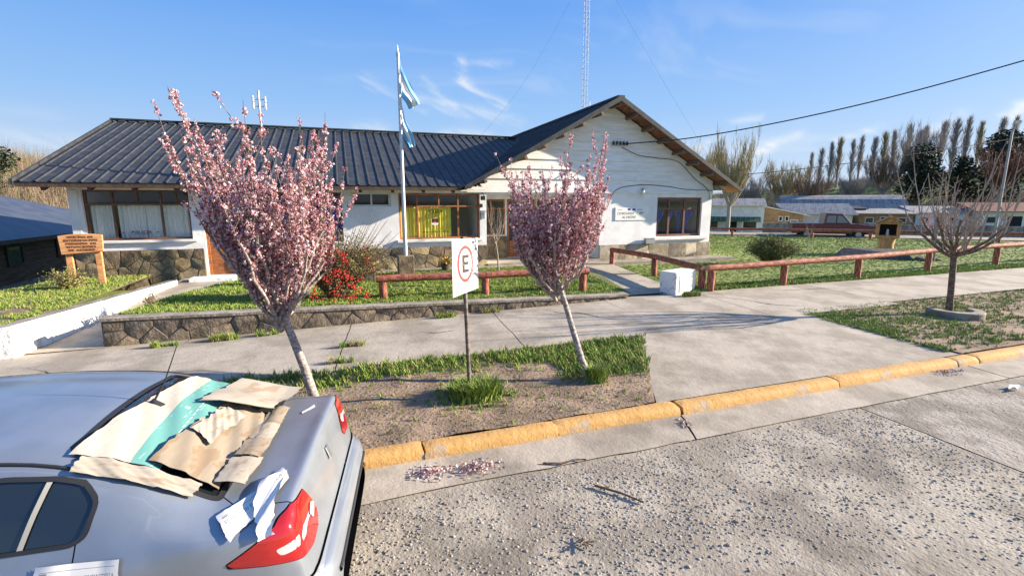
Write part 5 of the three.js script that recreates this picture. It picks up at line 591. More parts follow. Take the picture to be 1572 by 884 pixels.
  for (const sd of [1, -1]) { const q = steps(-2.5, -1.05, 16).map((x) => carPoint(x, 0.745, sd)).map(({ p, n }) => p.addScaledVector(n, 0.003)); mesh('roof_gutter', limb(q, q.map(() => 0.009), 6), M.trimBlack, car); }
  mesh('badge', [at(chamfer(-0.028, 0.028, -0.042, 0.042, -0.004, 0.004, 0.003), -0.08, 0.94, 0, Math.PI / 2, -0.35)], M.rim, car); mesh('badge_lettering', [0.3, 0.36, 0.42].map((z) => at(chamfer(-0.024, 0.024, -0.014, 0.014, -0.003, 0.003, 0.002), -0.087, 0.905, -z, Math.PI / 2, -0.3)), M.rim, car);
  { const b = carPoint(-1.02, 0.999); const base = new THREE.ConeGeometry(0.035, 0.045, 12); base.scale(1.6, 1, 1); base.translate(b.p.x, b.p.y + 0.018, 0); mesh('aerial_base', base, M.trimBlack, car); mesh('aerial', limb([V(b.p.x, b.p.y + 0.02, 0), V(b.p.x + 0.07, b.p.y + 0.14, 0), V(b.p.x + 0.16, b.p.y + 0.36, 0)], [0.007, 0.004, 0.0025], 6), M.trimBlack, car); }
  for (const x of wheelX) for (const sd of [1, -1]) { const w = new THREE.Group(); w.name = 'wheel'; w.position.set(x, 0.31, sd * 0.765); car.add(w); const t = new THREE.TorusGeometry(0.235, 0.085, 12, 28); t.scale(1, 1, 1.15); mesh('tyre', t, M.tyre, w); const R = [new THREE.CylinderGeometry(0.2, 0.2, 0.12, 24).rotateX(Math.PI / 2)]; for (let k = 0; k < 6; k++) { const g = chamfer(-0.025, 0.025, 0.02, 0.19, 0.06 * sd - 0.01, 0.06 * sd + 0.012, 0.004); g.rotateZ(k * Math.PI / 3); R.push(g); } mesh('rim', R, M.rim, w); }
  mesh('underbody', [bx(-4.2, -0.2, 0.2, 0.45, -0.6, 0.6)], M.trimBlack, car); for (const x of wheelX) { const g = new THREE.CylinderGeometry(0.37, 0.37, 1.62, 24, 1, true, Math.PI / 2, Math.PI); g.rotateX(Math.PI / 2); g.translate(x, 0.31, 0); mesh('wheel_arch', g, M.trimBlack, car); }
}
// ---- cardboard and notices laid on the car: each follows the skin a little above it
const carWorld = new THREE.Matrix4().makeRotationY(-0.135).setPosition(-0.09, 0, -3.05);
function onCar(name, label, category, corners, m, { lift = 0.012, nx = 18, ny = 12, wob = () => 0, group, jag = 0, seed = 1 } = {}) {     // corners: four [x, k] in skin coordinates, k > 1 crosses to the far side
  const g = new THREE.PlaneGeometry(1, 1, nx, ny), p = g.attributes.position, back = g.clone(), pb = back.attributes.position, q = rng(seed), ja = Array.from({ length: 2 * (nx + ny) + 4 }, () => rr(q, -1, 1));
  for (let i = 0; i < p.count; i++) {
    let u = p.getX(i) + 0.5, v = 0.5 - p.getY(i); const eu = u === 0 || u === 1, ev = v === 0 || v === 1; const [a, b, c, d] = corners; let x = lerp(lerp(a[0], b[0], u), lerp(d[0], c[0], u), v), k = lerp(lerp(a[1], b[1], u), lerp(d[1], c[1], u), v);
    if (eu || ev) x += 1.2 * jag * nz(u * 7 + seed, v * 7, 1, 60) + 0.5 * jag * ja[(i * 5 + 3) % ja.length];
    const side = k > 1 ? -1 : 1, s = carPoint(x, k > 1 ? 2 - k : k, side), h = lift + wob(u, v); const w = s.p.clone().addScaledVector(s.n, h).applyMatrix4(carWorld), w2 = s.p.clone().addScaledVector(s.n, h - 0.003).applyMatrix4(carWorld); p.setXYZ(i, w.x, w.y, w.z); pb.setXYZ(i, w2.x, w2.y, w2.z);
  }
  g.computeVertexNormals(); back.computeVertexNormals(); const ix = [...back.index.array]; back.setIndex(ix.map((_, n) => ix[n - n % 3 + [0, 2, 1][n % 3]])); back.computeVertexNormals();
  const o = thing(name, label, category, [0, 0, 0], 0, group); const f = mesh('face', g, m, o), r = mesh('back', back, M.card || m, o); void f; void r; return o;
}
M.card = std({ map: tex(512, 1, (u, v) => { const n = fbm(u * 6, v * 6, 6, 140, 5), f = fbm(u * 2, v * 50, 100, 141, 3), s = smooth(0.62, 0.7, fbm(u * 5, v * 5, 5, 142, 5)); return mix3(mix3([0.21, 0.17, 0.122], [0.3, 0.25, 0.19], 0.6 * n + 0.4 * f), [0.2, 0.135, 0.08], s * 0.7); }), roughness: 0.95, side: THREE.DoubleSide });
M.cardPale = std({ map: tex(512, 1, (u, v) => { const n = fbm(u * 6, v * 6, 6, 145, 5), s = smooth(0.6, 0.7, fbm(u * 4, v * 4, 4, 146, 5)); return mix3(mix3([0.28, 0.245, 0.195], [0.38, 0.345, 0.29], n), [0.24, 0.15, 0.09], s * 0.6); }), roughness: 0.95, side: THREE.DoubleSide });
M.carton = canvasMat(1024, 320, (k, w, h) => { const q = rng(14); k.fillStyle = '#b0a99b'; k.fillRect(0, 0, w, h); k.fillStyle = '#5b928d'; k.beginPath(); k.moveTo(0, h * 0.66); k.bezierCurveTo(w * 0.3, h * 0.5, w * 0.7, h * 0.42, w, h * 0.3); k.lineTo(w, h); k.lineTo(0, h); k.fill(); k.fillStyle = 'rgba(240,244,240,0.85)'; k.font = 'bold 26px sans-serif'; k.beginPath(); k.arc(w * 0.52, h * 0.62, 13, 0, 7); k.fill(); for (let i = 0; i < 9; i++) k.fillRect(w * (0.2 + 0.05 * i), h * 0.86 - i * 5, 30, 4); k.strokeStyle = '#9b9388'; k.lineWidth = 3; for (const [x, y] of [[0.36, 0.3], [0.4, 0.3], [0.38, 0.2], [0.75, 0.18], [0.12, 0.4]]) { k.beginPath(); k.arc(w * x, h * y, 9, 0, 7); k.stroke(); } k.beginPath(); k.moveTo(w * 0.2, 0); k.bezierCurveTo(w * 0.24, h * 0.3, w * 0.2, h * 0.4, w * 0.27, h * 0.6); k.stroke(); for (let i = 0; i < 160; i++) { k.fillStyle = q() < 0.5 ? 'rgba(150,130,105,0.25)' : 'rgba(250,248,240,0.3)'; k.fillRect(q() * w, q() * h, 4 + q() * 40, 2 + q() * 6); } }, { side: THREE.DoubleSide, roughness: 0.75 });
const notice = (s) => canvasMat(640, 220, (k, w, h) => { k.fillStyle = '#d8d7d4'; k.fillRect(0, 0, w, h); k.strokeStyle = '#77777c'; k.lineWidth = 3; k.beginPath(); k.moveTo(40, 34); k.lineTo(w - 30, 34); k.stroke(); k.fillStyle = '#55565c'; k.font = '50px serif'; k.fillText('RETENCION PREVENTIVA', 36, 108, w - 70); k.fillStyle = '#8a8a90'; k.fillRect(40, 40, 60, 12); for (let i = 0; i < 3; i++) k.fillRect(60, 136 + i * 22, w * (0.7 - 0.12 * i), 3); }, { side: THREE.DoubleSide, roughness: 0.8 });
{
  const crease = (f, a) => (u, v) => 0.01 * Math.sin(u * 9 * f + v * 4) * a + 0.006 * Math.sin(v * 17 + u * 23 * f) * a + 0.012 * a * Math.max(0, nz(u * 6, v * 6, 1, 70));
  onCar('carton_sheet', 'white and teal printed carton sheet along the top of the rear window', 'cardboard', [[-1.12, 0.768], [-1.02, 1.225], [-0.71, 1.22], [-0.77, 0.785]], M.carton, { lift: 0.016, wob: crease(1, 0.8), nx: 28, seed: 2, jag: 0.008 });
  onCar('cardboard_sheet', 'large creased brown cardboard sheet covering the middle of the rear window', 'cardboard', [[-0.82, 0.79], [-0.72, 1.13], [-0.45, 1.1], [-0.51, 0.785]], M.card, { lift: 0.03, wob: crease(0.7, 1), nx: 24, seed: 3, jag: 0.014 });
  onCar('cardboard_sheet', 'smaller overlapping brown cardboard sheet near the middle of the rear window', 'cardboard', [[-0.77, 0.9], [-0.72, 1.06], [-0.6, 1.05], [-0.66, 0.88]], M.cardPale, { lift: 0.05, wob: crease(1.3, 0.7), seed: 4, jag: 0.012 });
  [[0.79, 0.868], [0.872, 0.945], [0.95, 1.035], [1.04, 1.14]].forEach(([a, b], i) => onCar('cardboard_strip', ['nearest', 'second', 'third', 'farthest'][i] + ' folded cardboard piece along the lower edge of the rear window', 'cardboard', [[-0.545 + 0.01 * i, a], [-0.54 + 0.012 * i, b], [-0.37 - 0.004 * i, b + 0.01], [-0.385, a]], i % 2 ? M.card : M.cardPale, { lift: 0.038 + 0.004 * (i % 2), wob: (u, v) => 0.02 * Math.sin(v * 3.1) + 0.008 * Math.sin(u * 6 + i), seed: 10 + i, jag: 0.008 }));
  onCar('cardboard_flap', 'pale stained cardboard flap curling up at the far side of the rear window', 'cardboard', [[-0.84, 1.04], [-0.78, 1.255], [-0.36, 1.265], [-0.47, 1.1]], M.cardPale, { lift: 0.05, wob: (u, v) => 0.03 * Math.sin(v * 2.6) + 0.035 * (1 - u) * v + 0.01 * Math.sin(u * 8), nx: 22, seed: 6, jag: 0.012 });
  onCar('tape_strip', 'strip of brown tape and torn card along the near edge of rear window', 'tape', [[-1.08, 0.735], [-0.6, 0.752], [-0.58, 0.785], [-1.06, 0.772]], M.cardPale, { lift: 0.022, wob: crease(2, 0.5), seed: 8, jag: 0.01 });
  const nm = notice(1);
  onCar('paper_notice', 'printed paper notice stuck across the shoulder beside the tail lamp', 'notice', [[-0.46, 0.7], [-0.25, 0.845], [-0.19, 0.812], [-0.37, 0.57]], nm, { lift: 0.014, wob: (u, v) => 0.006 * Math.sin(u * 7 + v * 3), seed: 20, jag: 0.006 });
  onCar('paper_notice', 'torn paper notice hanging down over the red tail lamp', 'notice', [[-0.32, 0.805], [-0.22, 0.835], [-0.195, 0.57], [-0.255, 0.555]], canvasMat(200, 400, (k, w, h) => { k.fillStyle = '#dad9d7'; k.fillRect(0, 0, w, h); k.save(); k.translate(110, 360); k.rotate(-1.5); k.fillStyle = '#a9a9ae'; k.font = '34px serif'; k.fillText('PREVENTIVA', 0, 0); k.restore(); }, { side: THREE.DoubleSide, roughness: 0.8 }), { lift: 0.024, wob: (u, v) => 0.008 * Math.sin(u * 5 + v * 9), nx: 8, ny: 20, seed: 21, jag: 0.01 });
  onCar('paper_notice', 'printed paper notice stuck on the car side under the rear side window', 'notice', [[-1.12, 0.575], [-0.8, 0.565], [-0.79, 0.44], [-1.12, 0.45]], nm, { lift: 0.008, wob: (u, v) => 0.008 * Math.max(0, Math.sin(u * 8)) * (1 - v), seed: 22, jag: 0.006 });
  onCar('paper_scrap', 'tiny white paper scrap lying on the boot lid', 'paper', [[-0.31, 1.15], [-0.25, 1.19], [-0.235, 1.175], [-0.3, 1.14]], M.trim, { lift: 0.006, nx: 4, ny: 4 });
}
// ---------------------------------------------------------------- trees and bushes near the street
// a tree as tapering limbs: returns the limb geometries and the shoots (polylines) on which leaves or flowers sit
function branchTree(o) {
  const r = rng(o.seed), geoms = [], twigs = [], shoots = [];
  geoms.push(limb(o.trunk.map((p) => V(...p)), o.trunkR, 10));
  const top = V(...o.trunk[o.trunk.length - 1]);
  const bend = (a, b, sag, n, wob) => { const P = []; for (let i = 0; i <= n; i++) { const t = i / n, p = a.clone().lerp(b, t); p.y -= sag * Math.sin(t * Math.PI); if (i && i < n) { p.x += rr(r, -wob, wob); p.z += rr(r, -wob, wob); } P.push(p); } return P; };
  for (let i = 0; i < o.limbs; i++) {
    const a = i / o.limbs * 6.283 + rr(r, -0.3, 0.3), h = o.limbH * rr(r, o.hMin ?? 0.7, 1.1), reach = o.spread * rr(r, 0.45, 1) * (o.hMin !== undefined ? 1.2 - 0.4 * h / o.limbH : 1), s = top.clone(); s.y -= rr(r, 0, o.forkDrop || 0.12); s.x += (o.trunk[o.trunk.length - 1][0] - o.trunk[o.trunk.length - 2][0]) * -0.1;
    const e = V(top.x + Math.cos(a) * reach * (o.wx || 1) + (o.lean || 0) * 0.5, top.y + h, top.z + Math.sin(a) * reach), P = bend(s, e, reach * 0.13, 6, 0.03); geoms.push(limb(P, P.map((_, k) => lerp(o.limbR, o.limbR * 0.45, k / 6)), 6));
    const ns = o.shoots;
    for (let j = 0; j < ns; j++) {
      const t = lerp(0.18, 1, (j + r()) / ns), k = Math.min(5, Math.floor(t * 6)), b = P[k].clone().lerp(P[k + 1], t * 6 - k), oa = a + rr(r, -1.1, 1.1), len = o.shootL * rr(r, 0.55, 1.15) * lerp(0.8, 1, t), out = rr(r, o.out[0], o.out[1]);
      const tip = V(b.x + Math.cos(oa) * len * out * (o.wx || 1) + (o.lean || 0), b.y + len * Math.sqrt(Math.max(0.05, 1 - out * out)), b.z + Math.sin(oa) * len * out), Q = bend(b, tip, len * (o.curve ?? 0.1), 5, 0.02); twigs.push(limb(Q, Q.map((_, q) => lerp(o.shootR, o.shootR * 0.3, q / 5)), 4)); shoots.push(Q);
      for (let m = 0; m < (o.side || 0); m++) { const t2 = rr(r, 0.15, 0.85), k2 = Math.min(4, Math.floor(t2 * 5)), c = Q[k2].clone().lerp(Q[k2 + 1], t2 * 5 - k2), l2 = o.shootL * rr(r, 0.15, 0.4), a2 = r() * 6.28, o2 = rr(r, 0.2, 0.75), e2 = V(c.x + Math.cos(a2) * l2 * o2, c.y + l2 * Math.sqrt(1 - o2 * o2), c.z + Math.sin(a2) * l2 * o2), Q2 = bend(c, e2, l2 * 0.08, 3, 0.008); twigs.push(limb(Q2, Q2.map((_, q) => lerp(o.shootR * 0.6, o.shootR * 0.25, q / 3)), 3)); shoots.push(Q2); }
    }
  }
  return { geoms, twigs, shoots, r };
}
const petalGeo = (() => { const r = rng(4), p = []; for (let i = 0; i < 6; i++) { const a = V(rr(r, -1, 1), rr(r, -1, 1), rr(r, -1, 1)).normalize(), c = a.clone().multiplyScalar(rr(r, 0.2, 0.75)), u = V(rr(r, -1, 1), rr(r, -1, 1), rr(r, -1, 1)).cross(a).normalize(), w = a.clone().cross(u), s = 0.55; const q = [c.clone().addScaledVector(u, -s), c.clone().addScaledVector(w, -s * 0.8).addScaledVector(a, 0.2), c.clone().addScaledVector(u, s), c.clone().addScaledVector(w, s * 0.8).addScaledVector(a, 0.2)]; for (const k of [0, 1, 2, 0, 2, 3]) p.push(q[k].x, q[k].y, q[k].z); } const g = new THREE.BufferGeometry(); g.setAttribute('position', new THREE.Float32BufferAttribute(p, 3)); g.computeVertexNormals(); return g; })();
M.petal = phy({ color: col(1, 1, 1), roughness: 0.8, side: THREE.DoubleSide, transmission: 0.25, thickness: 0 });
function blossomTree(label, o, n) {
  const t = thing('blossom_tree', label, 'tree', [0, 0, 0], 0, 'pink blossom trees'), b = branchTree(o), r = b.r; mesh('trunk', b.geoms, M.bark, t); mesh('twigs', b.twigs, M.barkBrown, t);
  const lens = b.shoots.map((Q) => Q[0].distanceTo(Q[Q.length - 1])), total = lens.reduce((x, y) => x + y, 0), L = [];
  b.shoots.forEach((Q, i) => { const m = Math.round(n * lens[i] / total); const cen = Array.from({ length: Math.max(2, Math.round(lens[i] / 0.055)) }, () => Math.pow(r(), 0.8)); for (let k = 0; k < m; k++) { const f = clamp(cen[Math.floor(r() * cen.length)] + rr(r, -0.022, 0.022) / Math.max(0.15, lens[i]), 0, 0.999), j = Math.min(Q.length - 2, Math.floor(f * (Q.length - 1))), p = Q[j].clone().lerp(Q[j + 1], f * (Q.length - 1) - j), d = 0.042 * (1 - 0.45 * f) * Math.sqrt(r()), a = r() * 6.28; L.push([p.x + Math.cos(a) * d, p.y + rr(r, -0.02, 0.02), p.z + Math.sin(a) * d, rr(r, 0.01, 0.025), r() * 6.28, r() * 6.28, 0, 1]); } });
  scatter('blossom', petalGeo, M.petal, L, t, () => { const q = r(); return q < 0.18 ? mix3([0.2, 0.045, 0.045], [0.36, 0.12, 0.11], r()) : q < 0.7 ? mix3([0.56, 0.28, 0.32], [0.76, 0.47, 0.5], r()) : mix3([0.78, 0.6, 0.62], [0.88, 0.79, 0.8], r()); });
  // a whitewashed foot with torn paper
  return t;
}
blossomTree('larger leaning pink blossom tree behind the parked car', { seed: 21, trunk: [[-0.44, 0.1, -6.0], [-0.52, 0.5, -6.0], [-0.64, 0.95, -6.0], [-0.76, 1.36, -6.02]], trunkR: [0.062, 0.05, 0.045, 0.04], limbs: 15, spread: 0.86, wx: 1.12, hMin: 0.22, limbH: 0.75, limbR: 0.028, shoots: 8, shootL: 1.4, out: [0.02, 0.3], shootR: 0.009, side: 3, lean: -0.05, forkDrop: 0.35 }, 21000);
blossomTree('smaller pink blossom tree on the verge beside the driveway', { seed: 33, trunk: [[3.04, 0.1, -5.5], [2.95, 0.4, -5.6], [2.88, 0.8, -5.76], [2.84, 1.1, -5.9], [2.76, 1.5, -6.06]], trunkR: [0.055, 0.045, 0.04, 0.037, 0.034], limbs: 13, spread: 0.68, wx: 1.12, hMin: 0.25, limbH: 0.6, limbR: 0.024, shoots: 8, shootL: 1.3, out: [0.02, 0.34], shootR: 0.008, side: 3, lean: 0.02, forkDrop: 0.4 }, 16500);
{
  const t = thing('bare_tree', 'bare young tree with budding branches on the right verge', 'tree'), b = branchTree({ seed: 52, trunk: [[12.1, 0.12, -6.4], [12.06, 0.6, -6.4], [12.0, 1.1, -6.4], [11.96, 1.45, -6.4]], trunkR: [0.075, 0.06, 0.056, 0.06], limbs: 8, spread: 0.85, wx: 1.35, limbH: 0.7, limbR: 0.042, shoots: 4, shootL: 1.6, out: [0.03, 0.42], shootR: 0.018, side: 3, curve: 0.12, forkDrop: 0.1 }); mesh('trunk', b.geoms, M.barkBrown, t); mesh('branches', b.twigs, M.twigPale, t);
  const L = []; for (const Q of b.shoots) for (let k = 0; k < 5; k++) { const f = b.r(), j = Math.min(Q.length - 2, Math.floor(f * (Q.length - 1))), p = Q[j].clone().lerp(Q[j + 1], f); L.push([p.x, p.y, p.z, rr(b.r, 0.008, 0.017), b.r() * 6, b.r() * 6, 0]); } scatter('buds', petalGeo, M.petal, L, t, () => mix3([0.3, 0.22, 0.14], [0.55, 0.45, 0.33], b.r()));
  const s = thing('bare_sapling', 'thin pale leafless sapling standing in the lawn before the porch', 'tree'), c = branchTree({ seed: 61, trunk: [[4.54, 0.3, -14.3], [4.5, 0.9, -14.3], [4.44, 1.3, -14.3]], trunkR: [0.03, 0.024, 0.02], limbs: 5, spread: 0.28, limbH: 0.45, limbR: 0.014, shoots: 3, shootL: 0.95, out: [0.03, 0.3], shootR: 0.007, side: 1 }); mesh('trunk', c.geoms, M.twigPale, s); mesh('branches', c.twigs, M.twigPale, s);
  const s2 = thing('bare_sapling', 'thin leafless sapling on the lawn right of the round green bush', 'tree'), c2 = branchTree({ seed: 62, trunk: [[14.9, 0.2, -12.2], [14.92, 0.9, -12.2], [14.95, 1.4, -12.2]], trunkR: [0.018, 0.014, 0.012], limbs: 4, spread: 0.18, limbH: 0.3, limbR: 0.008, shoots: 2, shootL: 0.4, out: [0.1, 0.5], shootR: 0.004, side: 1 }); mesh('trunk', c2.geoms, M.twigPale, s2); mesh('branches', c2.twigs, M.twigPale, s2);
  const pk = thing('blossom_shrub', 'low bare spreading tree with thin pink flowers behind the long log fence', 'tree'), d = branchTree({ seed: 63, trunk: [[21.6, 0.2, -12.2], [21.6, 0.9, -12.2], [21.5, 1.4, -12.2]], trunkR: [0.05, 0.042, 0.036], limbs: 7, spread: 1.1, wx: 1.2, limbH: 0.4, limbR: 0.02, shoots: 5, shootL: 0.8, out: [0.3, 0.9], shootR: 0.006, side: 2 }); mesh('trunk', d.geoms, M.bark, pk); mesh('branches', d.twigs, M.twigPale, pk); { const K = []; for (const Q of d.shoots) for (let k = 0; k < 9; k++) { const f = d.r(), p = Q[0].clone().lerp(Q[Q.length - 1], f); K.push([p.x, p.y + 0.01, p.z, rr(d.r, 0.014, 0.026), d.r() * 6, d.r() * 6, 0]); } scatter('blossom', petalGeo, M.petal, K, pk, () => mix3([0.45, 0.2, 0.2], [0.7, 0.5, 0.48], d.r())); }
}
// leafy bushes: stems plus many small leaves through the volume
const leafGeo = (() => { const g = new THREE.BufferGeometry(); g.setAttribute('position', new THREE.Float32BufferAttribute([-0.5, 0, 0, 0, -0.1, 0.24, 0.5, 0, 0, -0.5, 0, 0, 0.5, 0, 0, 0, -0.1, -0.24].map((x) => x), 3)); g.computeVertexNormals(); return g; })();
function bush(name, label, [x, y, z], [rx, ry, rz], nStem, nLeaf, size, tone, seed, extra) {
  const t = thing(name, label, 'bush', [x, y, z]), r = rng(seed), stems = [], L = [];
  for (let i = 0; i < nStem; i++) { const a = r() * 6.28, e = Math.sqrt(r()), h = ry * rr(r, 0.6, 1.05) * (1 - 0.35 * e * e), tip = V(Math.cos(a) * e * rx, h, Math.sin(a) * e * rz), mid = V(tip.x * 0.4, h * 0.6, tip.z * 0.4), P = [V(tip.x * 0.08, 0, tip.z * 0.08), mid, tip]; stems.push(limb(P, [0.016, 0.01, 0.004], 4)); const C = new THREE.CatmullRomCurve3(P), m = Math.round(nLeaf / nStem); for (let k = 0; k < m; k++) { const p = C.getPoint(rr(r, 0.18, 1)), d = size * 1.8; L.push([p.x + rr(r, -d, d), p.y + rr(r, -d, d), p.z + rr(r, -d, d), size * rr(r, 0.6, 1.3), r() * 6.28, rr(r, -1, 1), rr(r, -1, 1)]); } }
  mesh('stems', stems, M.twigBrown, t); scatter('foliage', leafGeo, M.leaf, L, t, () => tone(r)); if (extra) extra(t, r); return t;
}
bush('green_bush', 'round dark green bush on the lawn behind the long log fence', [14.55, 0.22, -13.3], [1.0, 1.15, 0.95], 220, 15000, 0.062, (r) => (r() < 0.15 ? mix3([0.2, 0.19, 0.04], [0.3, 0.27, 0.07], r()) : mix3([0.07, 0.1, 0.02], [0.2, 0.22, 0.055], r())), 71);
bush('small_bush', 'small yellow green bush at the foot of the wooden sign', [-6.15, 0.42, -13.9], [0.5, 0.62, 0.4], 36, 1500, 0.05, (r) => mix3([0.16, 0.17, 0.04], [0.36, 0.33, 0.1], r()), 72);
bush('low_shrub', 'small dark shrub on the lawn corner above the white wall', [-3.6, 0.5, -10.9], [0.22, 0.3, 0.2], 14, 300, 0.035, (r) => mix3([0.1, 0.08, 0.05], [0.16, 0.16, 0.06], r()), 73);
bush('low_shrub', 'dark low shrub by the middle fence post on the front lawn', [4.6, 0.33, -10.75], [0.55, 0.35, 0.3], 26, 900, 0.035, (r) => mix3([0.05, 0.06, 0.025], [0.12, 0.12, 0.05], r()), 74);
bush('quince_bush', 'large flowering bush with bright red blossoms behind the stone wall', [-0.2, 0.42, -10.75], [1.2, 1.55, 0.6], 240, 19000, 0.046, (r) => (r() < 0.2 ? mix3([0.24, 0.12, 0.06], [0.32, 0.22, 0.1], r()) : mix3([0.1, 0.11, 0.03], [0.26, 0.25, 0.08], r())), 75, (t, r) => {
  const wands = []; for (let i = 0; i < 34; i++) { const a = rr(r, -0.9, 0.7), l = rr(r, 1.0, 1.9), e = rr(r, 0.5, 1.25), tip = V(Math.cos(a) * l * Math.cos(e) + 0.15, 0.25 + l * Math.sin(e), Math.sin(a) * l * 0.4 * Math.cos(e)); wands.push(limb([V(0.05, 0.1, 0), tip.clone().multiplyScalar(0.5).add(V(0, 0.1, 0)), tip], [0.01, 0.007, 0.003], 4)); } mesh('wands', wands, M.twigBrown, t);
  const K = []; for (let c = 0; c < 85; c++) { const a = r() * 6.28, e = Math.pow(r(), 0.6), cx = Math.cos(a) * e * 0.9 - 0.1, cy = rr(r, 0.05, 1.4) * (1 - 0.3 * e), cz = Math.abs(Math.sin(a)) * e * 0.6 + 0.05; const m = 3 + Math.floor(r() * 11); for (let k = 0; k < m; k++) K.push([cx + rr(r, -0.07, 0.07), cy + rr(r, -0.07, 0.07), cz + rr(r, -0.05, 0.05), rr(r, 0.018, 0.034), r() * 6, r() * 6, 0]); } scatter('red_flowers', petalGeo, M.petal, K, t, () => mix3([0.5, 0.015, 0.015], [0.78, 0.05, 0.04], r()));
});
// ---------------------------------------------------------------- across the lawn: back street, houses, hillside trees
{
  const F = (s, t) => { const x = 30 + s * 0.766 + t * 0.643, z = -21 + s * 0.643 - t * 0.766; return [x, groundY(x, z), z]; }, TURN = -0.698;
  const house = (name, label, s, t, y) => { const [x, , z] = F(s, t); return thing(name, label, 'house', [x, y, z], TURN, 'houses along the back street'); };
  // dark red pickup
  { const [x, , z] = F(-1.05, 2.6), p = thing('pickup_truck', 'dark red double-cab pickup parked beyond the far log fence', 'pickup', [x, 0.06, z], TURN);
    M.redPaint = phy({ color: col(0.09, 0.01, 0.016), roughness: 0.35, clearcoat: 0.8, clearcoatRoughness: 0.15, metalness: 0.2 });
    const ext = (P, w, b = 0.05) => { const s = new THREE.Shape(); P.forEach(([a, c], i) => (i ? s.lineTo(a, c) : s.moveTo(a, c))); s.closePath(); const g = new THREE.ExtrudeGeometry(s, { depth: w - 2 * b, bevelEnabled: true, bevelSize: b, bevelThickness: b, bevelSegments: 2 }); g.translate(0, 0, -w / 2 + b); return boxUV(g); };
    mesh('body', ext([[-2.35, 0.42], [-1.95, 0.42], [-1.85, 0.75], [-1.15, 0.75], [-1.05, 0.42], [1.0, 0.42], [1.1, 0.72], [1.75, 0.72], [1.85, 0.42], [2.35, 0.45], [2.38, 0.85], [1.3, 1.0], [-2.38, 1.0]], 1.68), M.redPaint, p); mesh('cab', ext([[-0.55, 1.02], [0.95, 1.02], [0.42, 1.62], [-0.45, 1.66]], 1.5, 0.06), M.redPaint, p);
    const pane = (P) => { for (const sd of [1, -1]) { const s = new THREE.Shape(); P.forEach(([a, c], i) => (i ? s.lineTo(a, c) : s.moveTo(a, c))); const g = new THREE.ShapeGeometry(s); g.translate(0, 0, sd * 0.772); if (sd < 0) g.scale(1, 1, 1); mesh('window', g, M.carPane, p); } }; M.carPane = phy({ color: col(0.2, 0.24, 0.27), roughness: 0.1, side: THREE.DoubleSide }); pane([[-0.45, 1.1], [0.08, 1.1], [0.08, 1.56], [-0.4, 1.56]]); pane([[0.16, 1.1], [0.78, 1.1], [0.4, 1.54], [0.16, 1.56]]);
    for (const wx of [-1.5, 1.42]) for (const sd of [1, -1]) { const w = new THREE.Group(); w.name = 'wheel'; w.position.set(wx, 0.34, sd * 0.72); p.add(w); mesh('tyre', new THREE.TorusGeometry(0.25, 0.1, 10, 20), M.tyre, w); mesh('rim', new THREE.CylinderGeometry(0.2, 0.2, 0.12, 16).rotateX(Math.PI / 2), M.rim, w); }
    mesh('bumper', [chamfer(2.36, 2.46, 0.45, 0.6, -0.8, 0.8, 0.02), chamfer(-2.5, -2.4, 0.45, 0.6, -0.8, 0.8, 0.02)], M.galv, p); mesh('headlight', [bx(2.3, 2.41, 0.68, 0.82, 0.5, 0.78)], M.trim, p); mesh('headlight', [bx(2.3, 2.41, 0.68, 0.82, -0.78, -0.5)], M.trim, p); mesh('side_strip', bx(-2.3, 2.3, 0.7, 0.74, 0.842, 0.855), M.rafter, p); }
  const opening = (h, w, x0, x1, y0, y1, z, m = M.dark, fr = M.trim) => { const g = new THREE.Group(); g.name = w; h.add(g); mesh('frame', [bx(x0 - 0.06, x1 + 0.06, y1, y1 + 0.07, z, z + 0.06), bx(x0 - 0.06, x0, y0, y1, z, z + 0.06), bx(x1, x1 + 0.06, y0, y1, z, z + 0.06), bx(x0 - 0.06, x1 + 0.06, y0 - 0.06, y0, z, z + 0.06)], fr, g); mesh('pane', bx(x0, x1, y0, y1, z, z + 0.02), m, g); };
  const farGlass = phy({ color: col(0.03, 0.035, 0.04), roughness: 0.08 });
  { const h = house('white_house', 'small white house with a green awning seen past the gable corner', -6.1, 20, -0.62); mesh('wall', bx(-3.2, 3.0, 0, 2.7, -4, 0), M.plaster, h); mesh('roof', poly3([[-3.6, 2.72, 0.3], [3.2, 2.72, 0.3], [3.2, 3.5, -2.2], [-3.6, 3.5, -2.2], [3.2, 2.72, -4.3], [-3.6, 2.72, -4.3]], [[0, 1, 2, 3], [3, 2, 4, 5], [1, 4, 2], [0, 3, 5], [0, 5, 4, 1]]), M.tinGrey, h); for (let i = 0; i < 12; i++) { const x = -2.9 + i * 0.47; mesh('awning_panel', poly3([[x, 1.62, 0.02], [x + 0.45, 1.62, 0.02], [x + 0.38, 1.18, 0.95], [x - 0.07, 1.18, 0.95], [x, 1.58, 0.02], [x + 0.45, 1.58, 0.02], [x + 0.38, 1.14, 0.95], [x - 0.07, 1.14, 0.95]], [[3, 2, 1, 0], [4, 5, 6, 7], [7, 6, 2, 3]]), M.green, h); } opening(h, 'door', -0.35, 0.55, 0.05, 1.35, 0.004); opening(h, 'window', -2.7, -1.3, 0.45, 1.15, 0.004, farGlass); opening(h, 'window', 1.15, 2.35, 0.45, 1.1, 0.004, farGlass); for (const x of [1.0, 2.7]) mesh('post', bx(x - 0.05, x + 0.05, 0, 1.2, 0.8, 0.9), M.trim, h); }
